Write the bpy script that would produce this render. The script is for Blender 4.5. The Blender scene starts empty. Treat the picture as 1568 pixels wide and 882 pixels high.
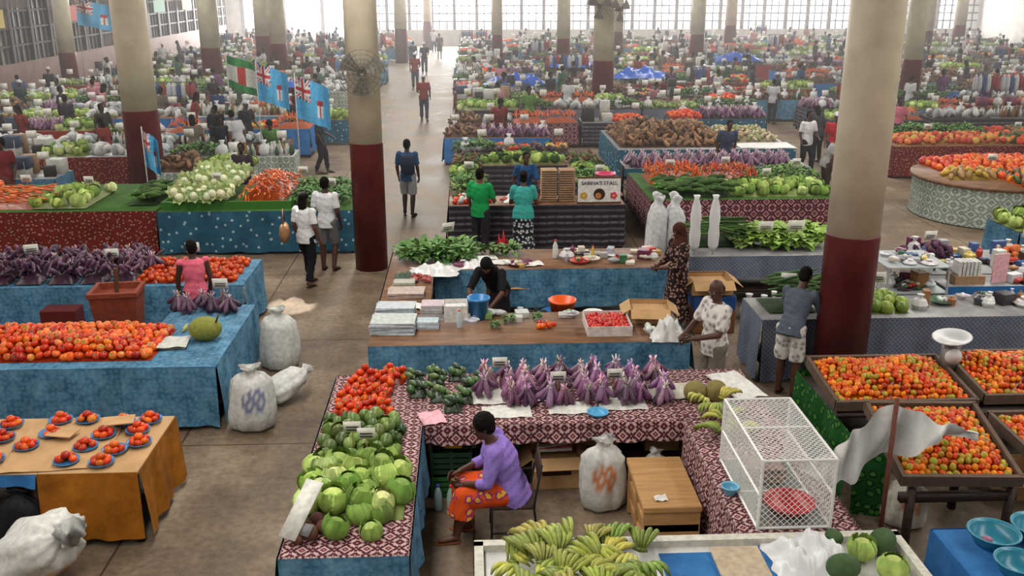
import bpy, bmesh, math, random
import numpy as np
from mathutils import Vector
random.seed(7); rng=np.random.default_rng(7)
SC=bpy.context.scene
# ------------------------------------------------------------------ helpers
def lin(c):
    return tuple((v/255/12.92) if v/255<=.04045 else ((v/255+.055)/1.055)**2.4 for v in c[:3])
def nrm(v):
    v=np.array(v,float); n=np.linalg.norm(v); return v/(n if n>1e-9 else 1)
def Rm(rx=0,ry=0,rz=0):
    cx,sx,cy,sy,cz,sz=math.cos(rx),math.sin(rx),math.cos(ry),math.sin(ry),math.cos(rz),math.sin(rz)
    return np.array([[cz,-sz,0],[sz,cz,0],[0,0,1]])@np.array([[cy,0,sy],[0,1,0],[-sy,0,cy]])@np.array([[1,0,0],[0,cx,-sx],[0,sx,cx]])
def T(v,faces,c=None,m=0):
    v=np.array(v,float).reshape(-1,3)
    l=np.array([i for f in faces for i in f],int); n=np.array([len(f) for f in faces],int)
    c=np.ones((len(v),3)) if c is None else (np.tile(np.array(c,float),(len(v),1)) if np.ndim(c)==1 else np.array(c,float))
    return dict(v=v,l=l,n=n,c=c,m=np.full(len(n),m,int))
class MB:
    def __init__(s): s.V=[];s.L=[];s.N=[];s.C=[];s.M=[];s.k=0
    def add(s,t,loc=(0,0,0),R=None,sc=1,col=(1,1,1),m=None):
        v=t['v']*np.array(sc,float)
        if R is not None: v=v@R.T
        s.V.append(v+np.array(loc,float)); s.L.append(t['l']+s.k); s.N.append(t['n']); s.C.append(t['c']*np.array(col,float))
        s.M.append(t['m'] if m is None else np.full(len(t['n']),m,int)); s.k+=len(v)
        return s
    def tpl(s):
        return dict(v=np.concatenate(s.V),l=np.concatenate(s.L),n=np.concatenate(s.N),c=np.concatenate(s.C),m=np.concatenate(s.M))
    def mesh(s,name,mats,smooth=True):
        t=s.tpl(); me=bpy.data.meshes.new(name); nv=len(t['v']);nl=len(t['l']);nf=len(t['n'])
        me.vertices.add(nv); me.loops.add(nl); me.polygons.add(nf)
        me.vertices.foreach_set('co',t['v'].astype(np.float32).ravel())
        me.loops.foreach_set('vertex_index',t['l'].astype(np.int32))
        st=np.concatenate([[0],np.cumsum(t['n'])[:-1]]).astype(np.int32)
        me.polygons.foreach_set('loop_start',st)
        me.polygons.foreach_set('material_index',t['m'].astype(np.int32))
        me.polygons.foreach_set('use_smooth',np.full(nf,smooth))
        for m in mats: me.materials.append(m)
        me.update(calc_edges=True)
        a=me.color_attributes.new('Col','FLOAT_COLOR','POINT')
        a.data.foreach_set('color',np.concatenate([t['c'],np.ones((nv,1))],1).astype(np.float32).ravel())
        nn=np.zeros(nf*3,np.float32); me.polygons.foreach_get('normal',nn); nn=np.abs(nn.reshape(-1,3)).argmax(1)
        ln=np.repeat(nn,t['n']); p=t['v'][t['l']]
        uv=np.where((ln==0)[:,None],p[:,[1,2]],np.where((ln==1)[:,None],p[:,[0,2]],p[:,[0,1]]))
        ul=me.uv_layers.new(name='UVMap'); ul.data.foreach_set('uv',uv.astype(np.float32).ravel())
        me.validate(); return me
    def obj(s,name,mats,loc=(0,0,0),rz=0,smooth=True,parent=None):
        return place(s.mesh(name,mats,smooth),name,loc,rz,parent)
def place(me,name,loc=(0,0,0),rz=0,parent=None,sc=1,color=None):
    o=bpy.data.objects.new(name,me); SC.collection.objects.link(o); o.location=loc; o.rotation_euler=(0,0,rz)
    o.scale=(sc,sc,sc)
    if color: o.color=(*color,1)
    if parent: o.parent=parent
    return o
def empty(name,loc=(0,0,0)):
    o=bpy.data.objects.new(name,None); SC.collection.objects.link(o); o.location=loc; return o
# ------------------------------------------------------------------ templates
def ico(n):
    bm=bmesh.new(); bmesh.ops.create_icosphere(bm,subdivisions=n,radius=1)
    t=T([v.co[:] for v in bm.verts],[[v.index for v in f.verts] for f in bm.faces]); bm.free(); return t
ICO1,ICO2,ICO3=ico(2),ico(3),ico(4)
def box(x,y,z,c=(1,1,1),b=0,m=0):
    if b<=0:
        v=[(sx*x/2,sy*y/2,sz*z/2) for sx in(-1,1) for sy in(-1,1) for sz in(-1,1)]
        return T(v,[(0,1,3,2),(4,6,7,5),(0,4,5,1),(2,3,7,6),(0,2,6,4),(1,5,7,3)],c,m)
    bm=bmesh.new(); bmesh.ops.create_cube(bm,size=1)
    for q in bm.verts: q.co=(q.co.x*x,q.co.y*y,q.co.z*z)
    bmesh.ops.bevel(bm,geom=bm.edges[:],offset=b,segments=1,affect='EDGES')
    bm.verts.index_update()
    t=T([q.co[:] for q in bm.verts],[[q.index for q in f.verts] for f in bm.faces],c,m); bm.free(); return t
def bx(x0,x1,y0,y1,z0,z1,c=(1,1,1),m=0,b=0):
    t=box(x1-x0,y1-y0,z1-z0,c,b,m); t['v']=t['v']+np.array([(x0+x1)/2,(y0+y1)/2,(z0+z1)/2]); return t
def loft(rings,cap=True,c=None,m=0,closed=True):
    k=len(rings[0]); v=np.concatenate(rings); F=[]
    for i in range(len(rings)-1):
        for j in range(k if closed else k-1):
            a=i*k+j;b=i*k+(j+1)%k; F.append((a,b,b+k,a+k))
    if cap and closed: F.append(tuple(range(k))[::-1]); F.append(tuple((len(rings)-1)*k+j for j in range(k)))
    return T(v,F,c,m)
def lathe(pr,seg=16,c=None,m=0,cap=True):
    a=np.arange(seg)*2*math.pi/seg
    return loft([np.stack([r*np.cos(a),r*np.sin(a),np.full(seg,z)],1) for r,z in pr],cap,c,m)
def tube(pts,rad,seg=8,c=None,m=0,side=None,rx=1,ry=1,cap=True):
    pts=[np.array(p,float) for p in pts]; rings=[]; a=np.arange(seg)*2*math.pi/seg
    if np.ndim(rad)==0: rad=[rad]*len(pts)
    u=None
    for i,p in enumerate(pts):
        d=nrm(pts[min(i+1,len(pts)-1)]-pts[max(i-1,0)])
        if u is None:
            r0=np.array(side if side is not None else ((0,0,1) if abs(d[2])<.9 else (1,0,0)),float)
        else: r0=u
        u=nrm(r0-d*np.dot(r0,d)); w=np.cross(d,u)
        r=rad[i]; r1,r2=(r if np.ndim(r) else (r*rx,r*ry))
        rings.append(p+np.outer(np.cos(a)*r1,u)+np.outer(np.sin(a)*r2,w))
    return loft(rings,cap,c,m)
def rc(a,b,ra,rb,seg=12,c=None,flat=False,rx=1,ry=1,side=None):
    a=np.array(a,float);b=np.array(b,float);d=nrm(b-a); P=[];R=[]
    if not flat:
        for an in (80,50,20): P.append(a-d*ra*math.sin(math.radians(an)));R.append(ra*math.cos(math.radians(an)))
    for t in (0,.33,.66,1): P.append(a+(b-a)*t);R.append(ra+(rb-ra)*t)
    if not flat:
        for an in (20,50,80): P.append(b+d*rb*math.sin(math.radians(an)));R.append(rb*math.cos(math.radians(an)))
    return tube(P,R,seg,c,rx=rx,ry=ry,side=side)
def grid(nx,ny,f,c=None,m=0):
    v=[f(i/nx,j/ny) for j in range(ny+1) for i in range(nx+1)]
    F=[(j*(nx+1)+i,j*(nx+1)+i+1,(j+1)*(nx+1)+i+1,(j+1)*(nx+1)+i) for j in range(ny) for i in range(nx)]
    return T(v,F,c,m)
def hsh(x,y,s=1.0):
    return math.sin(x*12.9*s+y*4.1)*.5+math.sin(x*5.3+y*9.7*s+1.3)*.3+math.sin(x*23.1*s-y*17.3)*.2
# ------------------------------------------------------------------ materials
def nmat(name,rough=.7,spec=.3):
    m=bpy.data.materials.new(name); m.use_nodes=True; nt=m.node_tree; b=nt.nodes['Principled BSDF']
    b.inputs['Roughness'].default_value=rough; b.inputs['Specular IOR Level'].default_value=spec
    return m,nt,b
def nd(nt,ty,ins=None,**kw):
    n=nt.nodes.new(ty)
    for k,v in kw.items(): setattr(n,k,v)
    for k,v in (ins or {}).items():
        if isinstance(v,bpy.types.NodeSocket): nt.links.new(v,n.inputs[k])
        else: n.inputs[k].default_value=v
    return n
def c4(c): return (*c,1)
def mixc(nt,f,a,b,bt='MIX'):
    n=nd(nt,'ShaderNodeMix',data_type='RGBA',blend_type=bt)
    for s,v in ((n.inputs[0],f),(n.inputs[6],a),(n.inputs[7],b)):
        if isinstance(v,bpy.types.NodeSocket): nt.links.new(v,s)
        else: s.default_value=v
    return n.outputs[2]
def math_(nt,op,a,b=0.0):
    n=nd(nt,'ShaderNodeMath',operation=op)
    for i,v in enumerate((a,b)):
        if isinstance(v,bpy.types.NodeSocket): nt.links.new(v,n.inputs[i])
        else: n.inputs[i].default_value=v
    return n.outputs[0]
def ramp(nt,f,stops,interp='LINEAR'):
    n=nd(nt,'ShaderNodeValToRGB',{'Fac':f}); n.color_ramp.interpolation=interp
    e=n.color_ramp.elements
    while len(e)<len(stops): e.new(.5)
    for i,(p,c) in enumerate(stops): e[i].position=p; e[i].color=c4(c)
    return n.outputs[0]
def vcmat(name,rough,spec=.4,var=.25,sc=18,bump=.15,tint=False,sat=.97,val=1.0):
    m,nt,b=nmat(name,rough,spec)
    a=nd(nt,'ShaderNodeAttribute',attribute_name='Col')
    tc=nd(nt,'ShaderNodeTexCoord')
    no=nd(nt,'ShaderNodeTexNoise',{'Vector':tc.outputs['Object'],'Scale':sc,'Detail':4.0})
    col=a.outputs['Color']
    if tint:
        oi=nd(nt,'ShaderNodeObjectInfo'); col=mixc(nt,1.0,col,oi.outputs['Color'],'MULTIPLY')
    f=ramp(nt,no.outputs['Fac'],[(.3,(1-var,)*3),(.7,(1+var*.3,)*3)])
    col=mixc(nt,1.0,col,f,'MULTIPLY')
    hs=nd(nt,'ShaderNodeHueSaturation',{'Saturation':sat,'Value':val,'Color':col})
    nt.links.new(hs.outputs[0],b.inputs['Base Color'])
    if bump:
        bp=nd(nt,'ShaderNodeBump',{'Height':no.outputs['Fac'],'Strength':bump,'Distance':.02}); nt.links.new(bp.outputs[0],b.inputs['Normal'])
    return m
VC=vcmat('matte_painted',.7,.25); VG=vcmat('glossy_skin_produce',.35,.45,.3,30,.08,sat=1.04); VP=vcmat('plastic',.3,.5,.05,10,0,sat=1.0)
SKIN=vcmat('skin',.5,.35,.1,25,.05); CLOTHP=vcmat('garment_fabric',.85,.15,.18,30,.3,sat=1.0); CROWD=vcmat('crowd_shirt',.85,.15,.2,20,.2,tint=True,val=.85)
def cloth(name,kind,bg,fg,fg2=None,sc=6,rough=.8,dirt=.35):
    m,nt,b=nmat(name,rough,.2); bg,fg=lin(bg),lin(fg); fg2=lin(fg2) if fg2 else fg
    uv=nd(nt,'ShaderNodeUVMap',uv_map='UVMap').outputs[0]
    def vor(s,rnd,dist): return nd(nt,'ShaderNodeTexVoronoi',{'Vector':uv,'Scale':s,'Randomness':rnd},voronoi_dimensions='2D',distance=dist)
    if kind=='tapa':
        v=vor(sc,0.0,'MANHATTAN'); w=vor(sc,0.0,'CHEBYCHEV'); q=vor(sc*4,0.0,'EUCLIDEAN')
        col=ramp(nt,v.outputs['Distance'],[(0,fg),(.18,bg),(.30,fg2),(.52,bg),(.72,fg)],'CONSTANT')
        col=mixc(nt,math_(nt,'GREATER_THAN',w.outputs['Distance'],.43),col,c4(fg2))
        col=mixc(nt,math_(nt,'MULTIPLY',math_(nt,'LESS_THAN',q.outputs['Distance'],.22),.6),col,c4(bg))
    elif kind=='diamond':
        v=vor(sc,0.0,'MANHATTAN'); col=ramp(nt,v.outputs['Distance'],[(0,fg),(.25,bg),(.55,fg2)],'CONSTANT')
    elif kind=='floral':
        v=vor(sc,1.0,'EUCLIDEAN'); n2=nd(nt,'ShaderNodeTexNoise',{'Vector':uv,'Scale':sc*3})
        d=math_(nt,'ADD',v.outputs['Distance'],math_(nt,'MULTIPLY',n2.outputs['Fac'],.5))
        col=ramp(nt,d,[(0,fg),(.46,fg2),(.62,bg)],'CONSTANT')
    elif kind=='stars':
        v=vor(sc,1.0,'EUCLIDEAN'); col=ramp(nt,v.outputs['Distance'],[(0,fg),(.12,bg)],'CONSTANT')
    elif kind=='bands':
        w=nd(nt,'ShaderNodeTexWave',{'Vector':uv,'Scale':sc},bands_direction='Y')
        v=vor(sc*2.2,0.0,'CHEBYCHEV')
        col=ramp(nt,w.outputs['Fac'],[(0,bg),(.55,fg),(.8,fg2)],'CONSTANT'); col=mixc(nt,math_(nt,'MULTIPLY',math_(nt,'GREATER_THAN',v.outputs['Distance'],.36),.5),col,c4(bg))
    elif kind=='wash':
        v=vor(sc*1.8,.6,'CHEBYCHEV')
        n2=nd(nt,'ShaderNodeTexNoise',{'Vector':uv,'Scale':6.0,'Detail':8.0,'Roughness':.7})
        col=mixc(nt,ramp(nt,v.outputs['Distance'],[(.2,(0,0,0)),(.45,(.8,.8,.8))]),c4(bg),c4(fg2))
        col=mixc(nt,ramp(nt,n2.outputs['Fac'],[(.42,(0,0,0)),(.66,(.9,.9,.9))]),col,c4(fg))
    else:
        n2=nd(nt,'ShaderNodeTexNoise',{'Vector':uv,'Scale':3.0,'Detail':8.0,'Roughness':.7})
        col=mixc(nt,ramp(nt,n2.outputs['Fac'],[(.35,(0,0,0)),(.65,(1,1,1))]),c4(bg),c4(fg))
    no=nd(nt,'ShaderNodeTexNoise',{'Vector':uv,'Scale':2.3,'Detail':8.0,'Roughness':.65})
    col=mixc(nt,1.0,col,ramp(nt,no.outputs['Fac'],[(.3,(1-dirt,)*3),(.65,(1,1,1))]),'MULTIPLY')
    nt.links.new(col,b.inputs['Base Color'])
    bp=nd(nt,'ShaderNodeBump',{'Height':no.outputs['Fac'],'Strength':.5,'Distance':.04}); nt.links.new(bp.outputs[0],b.inputs['Normal'])
    return m
TAPA=cloth('red_tapa_cloth','tapa',(205,178,174),(118,42,52),(84,34,44),6)
BLUE=cloth('blue_printed_cloth','wash',(84,136,168),(112,158,186),(54,100,134),9,.8,.45)
BLUE2=cloth('teal_blue_star_cloth','stars',(46,94,118),(165,190,198),None,5,.8,.5)
REDC=cloth('red_floral_cloth','floral',(112,36,30),(176,116,100),(82,26,26),12,.8,.4)
MAROON=cloth('maroon_tapa_cloth','tapa',(176,136,140),(98,32,46),(72,24,36),4)
GREYP=cloth('grey_diamond_cloth','diamond',(118,124,140),(66,74,94),(92,100,118),16)
DARKP=cloth('dark_banded_cloth','bands',(42,40,50),(78,74,84),(108,102,108),2.6)
MINT=cloth('pale_tapa_cloth','tapa',(190,198,186),(110,124,116),(136,146,136),3.4)
ORANGE=cloth('ochre_cloth','plain',(146,86,20),(184,116,32),None,2,.8,.5)
GREENC=cloth('green_leaf_cloth','floral',(28,86,32),(74,132,52),(16,58,24),9)
BLUEP=cloth('plain_blue_cloth','plain',(40,102,168),(60,124,186),None,3)
REDP=cloth('plain_red_cloth','plain',(138,42,34),(158,52,40),None,2)
GREENP=cloth('plain_green_cloth','plain',(58,94,40),(70,108,48),None,2)
WHITEC=cloth('white_plastic_cloth','plain',(205,205,202),(222,222,220),None,3,.45,.12)
FLORSK=cloth('bw_floral_fabric','floral',(30,32,38),(215,215,215),(120,125,130),14,.8,.1)
FLORDR=cloth('brown_floral_fabric','floral',(38,26,28),(170,140,125),(90,60,52),18,.8,.1)
ORSK=cloth('orange_floral_fabric','floral',(215,80,25),(225,170,60),(150,50,110),9,.8,.1)
SHW=cloth('white_print_shirt','floral',(215,210,205),(150,140,140),(190,185,180),11,.8,.1)
def woodmat(name,a,b_,sc=3,rough=.55,axis=(1,14,14)):
    m,nt,b=nmat(name,rough,.3); tc=nd(nt,'ShaderNodeTexCoord')
    mp=nd(nt,'ShaderNodeMapping',{'Vector':tc.outputs['Object'],'Scale':axis})
    n=nd(nt,'ShaderNodeTexNoise',{'Vector':mp.outputs[0],'Scale':sc,'Detail':8.0,'Roughness':.6})
    nt.links.new(ramp(nt,n.outputs['Fac'],[(.3,lin(a)),(.7,lin(b_))]),b.inputs['Base Color'])
    bp=nd(nt,'ShaderNodeBump',{'Height':n.outputs['Fac'],'Strength':.3,'Distance':.01}); nt.links.new(bp.outputs[0],b.inputs['Normal'])
    return m
WOOD=woodmat('worn_brown_tabletop',(80,56,40),(140,102,74),2,.5,(1,5,5)); PLY=woodmat('plywood',(156,116,74),(190,148,98),2)
CARD=woodmat('cardboard',(168,132,92),(192,154,110),1.5,.8,(3,3,3)); METAL=woodmat('grey_metal_top',(110,110,112),(150,150,150),2,.35,(2,2,2)); DARKW=woodmat('dark_timber',(30,22,18),(58,42,34))
def floormat():
    m,nt,b=nmat('stained_concrete_floor',.55,.3); tc=nd(nt,'ShaderNodeTexCoord'); o=tc.outputs['Object']
    n1=nd(nt,'ShaderNodeTexNoise',{'Vector':o,'Scale':.7,'Detail':10.0,'Roughness':.7}); n2=nd(nt,'ShaderNodeTexNoise',{'Vector':o,'Scale':14.0,'Detail':6.0})
    col=ramp(nt,n1.outputs['Fac'],[(.3,lin((76,64,52))),(.5,lin((116,100,83))),(.7,lin((154,138,118)))])
    col=mixc(nt,1.0,col,ramp(nt,n2.outputs['Fac'],[(.3,(.7,.7,.7)),(.65,(1.05,1.05,1.05))]),'MULTIPLY')
    br=nd(nt,'ShaderNodeTexBrick',{'Vector':o,'Scale':1.0,'Color1':(1,1,1,1),'Color2':(1,1,1,1),'Mortar':(.35,.32,.3,1),'Mortar Size':.012,'Brick Width':3.3,'Row Height':3.3}); br.offset=0
    col=mixc(nt,1.0,col,br.outputs['Color'],'MULTIPLY'); nt.links.new(col,b.inputs['Base Color'])
    nt.links.new(ramp(nt,n1.outputs['Fac'],[(.3,(.42,)*3),(.7,(.68,)*3)]),b.inputs['Roughness'])
    bp=nd(nt,'ShaderNodeBump',{'Height':n2.outputs['Fac'],'Strength':.15,'Distance':.01}); nt.links.new(bp.outputs[0],b.inputs['Normal'])
    return m
FLOOR=floormat()
def wallmat(name,a,b_,rough=.7):
    m,nt,b=nmat(name,rough,.3); tc=nd(nt,'ShaderNodeTexCoord')
    n=nd(nt,'ShaderNodeTexNoise',{'Vector':tc.outputs['Object'],'Scale':1.7,'Detail':8.0})
    nt.links.new(ramp(nt,n.outputs['Fac'],[(.3,lin(a)),(.7,lin(b_))]),b.inputs['Base Color']); return m
CREAM=wallmat('cream_column_paint',(182,172,152),(212,202,182),.5); MARP=wallmat('maroon_column_paint',(70,26,28),(98,38,36),.35); WALLP=wallmat('brown_wall',(98,70,58),(124,92,78)); CEIL=wallmat('roof_sheet',(120,118,112),(150,146,140))
FRAME=wallmat('dark_window_frame',(44,34,30),(66,50,44)); PANE=wallmat('dusty_louvre_glass',(86,88,84),(130,132,124),.25); LIGHTW=wallmat('light_wall',(130,126,120),(160,155,148))
# ------------------------------------------------------------------ room
MB().add(bx(-19.4,42,-3,82,-.3,0)).obj('floor',[FLOOR],smooth=False)
MB().add(bx(-60,80,82.01,130,-.35,-.05)).obj('ground_outside',[LIGHTW],smooth=False)
MB().add(bx(-19.4,42,-3,82,7.61,7.8)).obj('ceiling',[CEIL],smooth=False)
MB().add(bx(-19.4,42,-3.2,-3.01,0,7.6)).obj('wall_back',[LIGHTW],smooth=False)
MB().add(bx(42,42.2,-3,82,0,7.6)).obj('wall_right',[LIGHTW],smooth=False)
w=MB(); w.add(bx(-19.4,-19,-3,79.7,0,1.7,m=0)); w.add(bx(-19.4,-19,-3,79.7,4.6,7.6,m=1)); w.obj('wall_left',[WALLP,LIGHTW],smooth=False)
w=MB()
for i in range(0,41):
    y=-2+i*2.0
    w.add(bx(-19.3,-18.9,y-.12,y+.12,1.71,4.59,m=0))
    for k in range(1,4): w.add(bx(-19.2,-19.0,y+k*.5-.03,y+k*.5+.03,1.71,4.59,m=0))
    if rng.random()<.9: w.add(bx(-19.12,-19.09,y+.1,y+1.9,1.71,3.2+.7*(i%3),m=1))
for z in (2.4,3.1,3.8,4.5): w.add(bx(-19.25,-18.95,-2,79,z-.04,z+.04,m=0))
w.add(bx(-18.95,-18.6,-2,79,4.3,5.0,m=0)); w.obj('window_1',[FRAME,PANE],smooth=False)
w=MB(); w.add(bx(-8.4,42,80,80.3,0,1.25,m=0)); w.add(bx(-19.4,42,80,80.3,4.61,7.6,m=0)); w.add(bx(-19.4,-18,80,80.3,0,4.6,m=0)); w.obj('wall_far',[LIGHTW],smooth=False)
w=MB()
for i in range(28):
    x=-8.2+i*1.8; w.add(bx(x-.12,x+.12,79.9,80.2,1.26,4.6)); w.add(bx(x+.55,x+.62,80,80.15,1.26,4.6)); w.add(bx(x+1.15,x+1.22,80,80.15,1.26,4.6))
for z in (1.9,2.5,3.1,3.7,4.2): w.add(bx(-8.3,42,80,80.1,z-.05,z+.05))
w.obj('window_2',[FRAME],smooth=False)
w=MB()
for x in (-17.8,-14.5,-11.5,-8.6): w.add(bx(x-.13,x+.13,79.72,79.95,0,4.6))
w.obj('door_1',[FRAME],smooth=False)
# columns -------------------------------------------------
COLS=[]
def column(x,y,r,zb=2.1):
    m=MB(); s=28; COLS.append((x,y))
    m.add(lathe([(r*1.03,0),(r*1.03,zb-.01),(r*1.03,zb)],s,m=1)); m.add(lathe([(r,zb),(r,4.5),(r,7.6)],s,m=0))
    return m.obj('column',[CREAM,MARP],(x,y,0))
column(4.62,11.0,.31); column(-1.8,16.9,.285,zb=2.3); column(-7.75,23.2,.4,zb=2.1)
for x,y,r in [(-11.7,45.5,.44),(-17.0,42.6,.34),(5.2,37.4,.4),(5.1,52.2,.36),(-11.3,55.3,.42),(-9.2,48.5,.4),(1.7,55.8,.3),(13.1,55.8,.4),(17.3,37.4,.36),(9,59.3,.4),(22,52.2,.4),(28,59.2,.4),(-4.2,63,.4),(18,67,.4),(34,67,.4),(9.5,71,.35),(-3,75,.35),(26,40.2,.36)]:
    column(x,y,r)
# ------------------------------------------------------------------ draped tables
def skirt(m,p0,p1,h,drop,mi,amp=.025,out=(0,-1)):
    p0=np.array(p0,float);p1=np.array(p1,float);L=np.linalg.norm(p1-p0);n=max(6,int(L/.05)); ph=random.random()*9
    def f(u,v):
        p=p0+(p1-p0)*u; s=u*L; w=(math.sin(s*11+ph)+.6*math.sin(s*23+ph*2)+.5*math.sin(s*4.3+ph))*amp*(v**.7)+.012+v*.03
        return (p[0]+out[0]*w,p[1]+out[1]*w,h-v*drop*(1+.012*math.sin(s*7+ph)))
    m.add(grid(n,6,f),m=mi)
def arm(m,x0,x1,y0,y1,h,top,sides):
    m.add(bx(x0,x1,y0,y1,h-.04,h,m=top,b=.008))
    L=x1-x0;W=y1-y0
    for x in np.linspace(x0+.06,x1-.06,max(2,int(L/1.8)+1)):
        for y in np.linspace(y0+.06,y1-.06,max(2,int(W/1.8)+1)): m.add(bx(x-.03,x+.03,y-.03,y+.03,0,h-.04,m=9))
    m.add(bx(x0+.05,x1-.05,y0+.1,y1-.1,.22,.25,m=9))
    for s,(mi,dr) in sides.items():
        if s=='f': skirt(m,(x0,y0),(x1,y0),h,dr,mi,out=(0,-1))
        if s=='b': skirt(m,(x0,y1),(x1,y1),h,dr,mi,out=(0,1))
        if s=='l': skirt(m,(x0,y0),(x0,y1),h,dr,mi,out=(-1,0))
        if s=='r': skirt(m,(x1,y0),(x1,y1),h,dr,mi,out=(1,0))
def stall(name,arms,mats):
    m=MB(); mm=list(mats)+[DARKW]*(10-len(mats))
    for a in arms: arm(m,*a)
    return m.obj(name,mm)
stall('market_stall',[(-1.5,-.5,6.4,9.95,.8,0,{'f':(1,.72),'l':(1,.72),'r':(1,.5),'b':(0,.4)}),(-.5,3.05,8.65,9.95,.8,0,{'f':(0,.2),'b':(0,.5)}),(2.12,3.1,6.56,8.65,.8,0,{'l':(0,.7),'r':(0,.5),'f':(0,.6)})],[TAPA,BLUE])
stall('market_stall',[(-1.25,2.68,10.85,12.0,.8,0,{'f':(1,.7),'r':(1,.4)}),(-1.25,-.55,12.0,15.15,.8,0,{'l':(1,.7)}),(-.55,3.15,14.0,15.15,.8,0,{'f':(1,.6),'r':(1,.6)})],[WOOD,BLUE])
stall('market_stall',[(-4.0,-2.93,10.3,12.5,.8,1,{'f':(1,.74),'r':(1,.74),'b':(1,.74)}),(-9.5,-4.0,10.3,11.6,.8,1,{'f':(1,.74),'b':(1,.3)}),(-9.5,-3.3,13.4,14.75,.8,1,{'f':(1,.74),'r':(1,.74)})],[WOOD,BLUE])
stall('market_stall',[(-3.95,-3.05,7.92,9.1,.75,0,{'f':(1,.68),'r':(1,.68)}),(-9,-3.95,7.92,9.1,.75,0,{'f':(2,.12)})],[CARD,ORANGE,BLUEP])
stall('market_stall',[(-13,-5.95,18.0,20.6,.85,0,{'f':(1,.8)})],[GREENP,REDC])
stall('market_stall',[(-5.88,-2.2,17.9,20.4,.85,0,{'f':(1,.8),'r':(1,.8)})],[GREENP,BLUE2])
stall('market_stall',[(-.4,3.0,17.95,18.8,.9,0,{'f':(1,.84),'l':(1,.84),'r':(1,.84)}),(-.4,.3,18.8,23,.9,0,{'l':(1,.84),'r':(1,.8)}),(2.3,3.1,18.8,23,.9,0,{'l':(1,.8),'r':(1,.84)}),(.3,2.3,22.1,23,.9,0,{'f':(1,.8)})],[WOOD,DARKP])
stall('market_stall',[(3.65,7.7,18.7,21.6,.8,0,{'f':(1,.7),'l':(1,.7),'r':(1,.7)})],[GREENP,MAROON])
stall('market_stall',[(3.9,8.6,24.7,28.2,.8,0,{'f':(1,.7),'l':(1,.7)})],[METAL,BLUE2])
stall('market_stall',[(3.45,6.1,14.4,15.8,.85,0,{'f':(1,.35)}),(6.7,10.8,13.3,14.6,.85,0,{'f':(1,.7)})],[METAL,GREYP])
stall('market_stall',[(3.72,8.6,11.35,12.25,.88,0,{'f':(1,.82),'l':(1,.82)})],[METAL,GREYP])
stall('market_stall',[(11.2,20,24.6,27.2,.85,0,{'f':(1,.8),'l':(1,.8)})],[WOOD,REDC])
def roundstall():
    m=MB(); pts=[]
    x0,x1,y0,y1,r=10.0,17.0,18.9,22.2,1.62
    for a in np.linspace(90,270,25): pts.append((x0+r+ r*math.cos(math.radians(a)),(y0+y1)/2+ (y1-y0)/2*math.sin(math.radians(a))))
    pts.append((x1,y0)); pts=[(x1,y1)]+pts; P=[np.array([*p,0]) for p in pts]; c=np.array([14,20.5,0])
    ring=lambda z,g: np.array([p+ (p-c)/np.linalg.norm(p-c)*g+np.array([0,0,z]) for p in P])
    m.add(loft([ring(.02,.02),ring(.3,.0),ring(.83,.0)],False,m=1)); m.add(loft([ring(.83,.06),ring(.9,.06)],True,m=0))
    m.obj('curved_market_stall',[WOOD,MINT])
roundstall()
# ------------------------------------------------------------------ produce templates
def tomato_t(ic=ICO1):
    v=ic['v'].copy(); v[:,2]*=.82; r=np.hypot(v[:,0],v[:,1]); v[:,2]-=np.where(v[:,2]>0,.25*np.exp(-(r/.3)**2),0)
    c=np.ones_like(v); c[(v[:,2]>.3)&(r<.28)]=(.25,1.6,.4)
    return dict(v=v,l=ic['l'],n=ic['n'],c=c,m=ic['m'])
TOM=tomato_t(); TOM2=tomato_t(ICO2)
def oval(ic,sz,stem=True):
    v=ic['v']*np.array(sz); return dict(v=v,l=ic['l'],n=ic['n'],c=np.ones_like(v),m=ic['m'])
def leaf(L=.12,W=.05,bend=.5,tw=0,c=(1,1,1),nx=3,cup=.25):
    def f(u,v):
        w=W*math.sin(math.pi*min(1,v*.92+.05))**.7*(u-.5)*2; a=bend*v
        r=L*v
        return (w, r*math.cos(a), r*math.sin(-a)*1.0+abs(u-.5)*2*W*cup+math.sin(v*9+u*7)*W*.12)
    return grid(nx,4,f,c)
def cabbage_t(seed=0,nleaf=7,ic=ICO2):
    r=np.random.default_rng(seed); m=MB(); v=ic['v'].copy()
    c=np.tile(np.array([1.2,1.12,1.15]),(len(v),1))*(0.8+.35*(.5+.5*np.sin(np.arctan2(v[:,1],v[:,0])*5+v[:,2]*6)))[:,None]
    m.add(dict(v=v*.86*np.array([1,1,.9]),l=ic['l'],n=ic['n'],c=c,m=ic['m']))
    for i in range(nleaf):
        az=i*2*math.pi/nleaf*1.6+r.random(); tilt=r.uniform(.1,1.0)
        def f(u,v):
            a=(u-.5)*1.9; b=-.9+v*2.0
            rr=.93+.10*v+.05*math.sin(u*19+i)*v+(.22*v**3 if tilt>.5 else 0)
            return (rr*math.cos(b)*math.sin(a),rr*math.cos(b)*math.cos(a),rr*math.sin(b)*.9)
        t=grid(7,5,f)
        g=np.linspace(0,1,6).repeat(8); k=r.uniform(.65,1.15); t['c']=np.stack([k*(1.1-.3*g),k*(1.05-.15*g),k*(1.1-.4*g)],1)
        t['c'][3::8]*=1.4; t['c'][4::8]*=1.25
        m.add(t,R=Rm(0,0,az)@Rm(-tilt*.3,0,0))
    return m.tpl()
CABS=[cabbage_t(i) for i in range(4)]; CABL=[cabbage_t(9,4,ICO1),cabbage_t(12,5,ICO1)]
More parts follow.
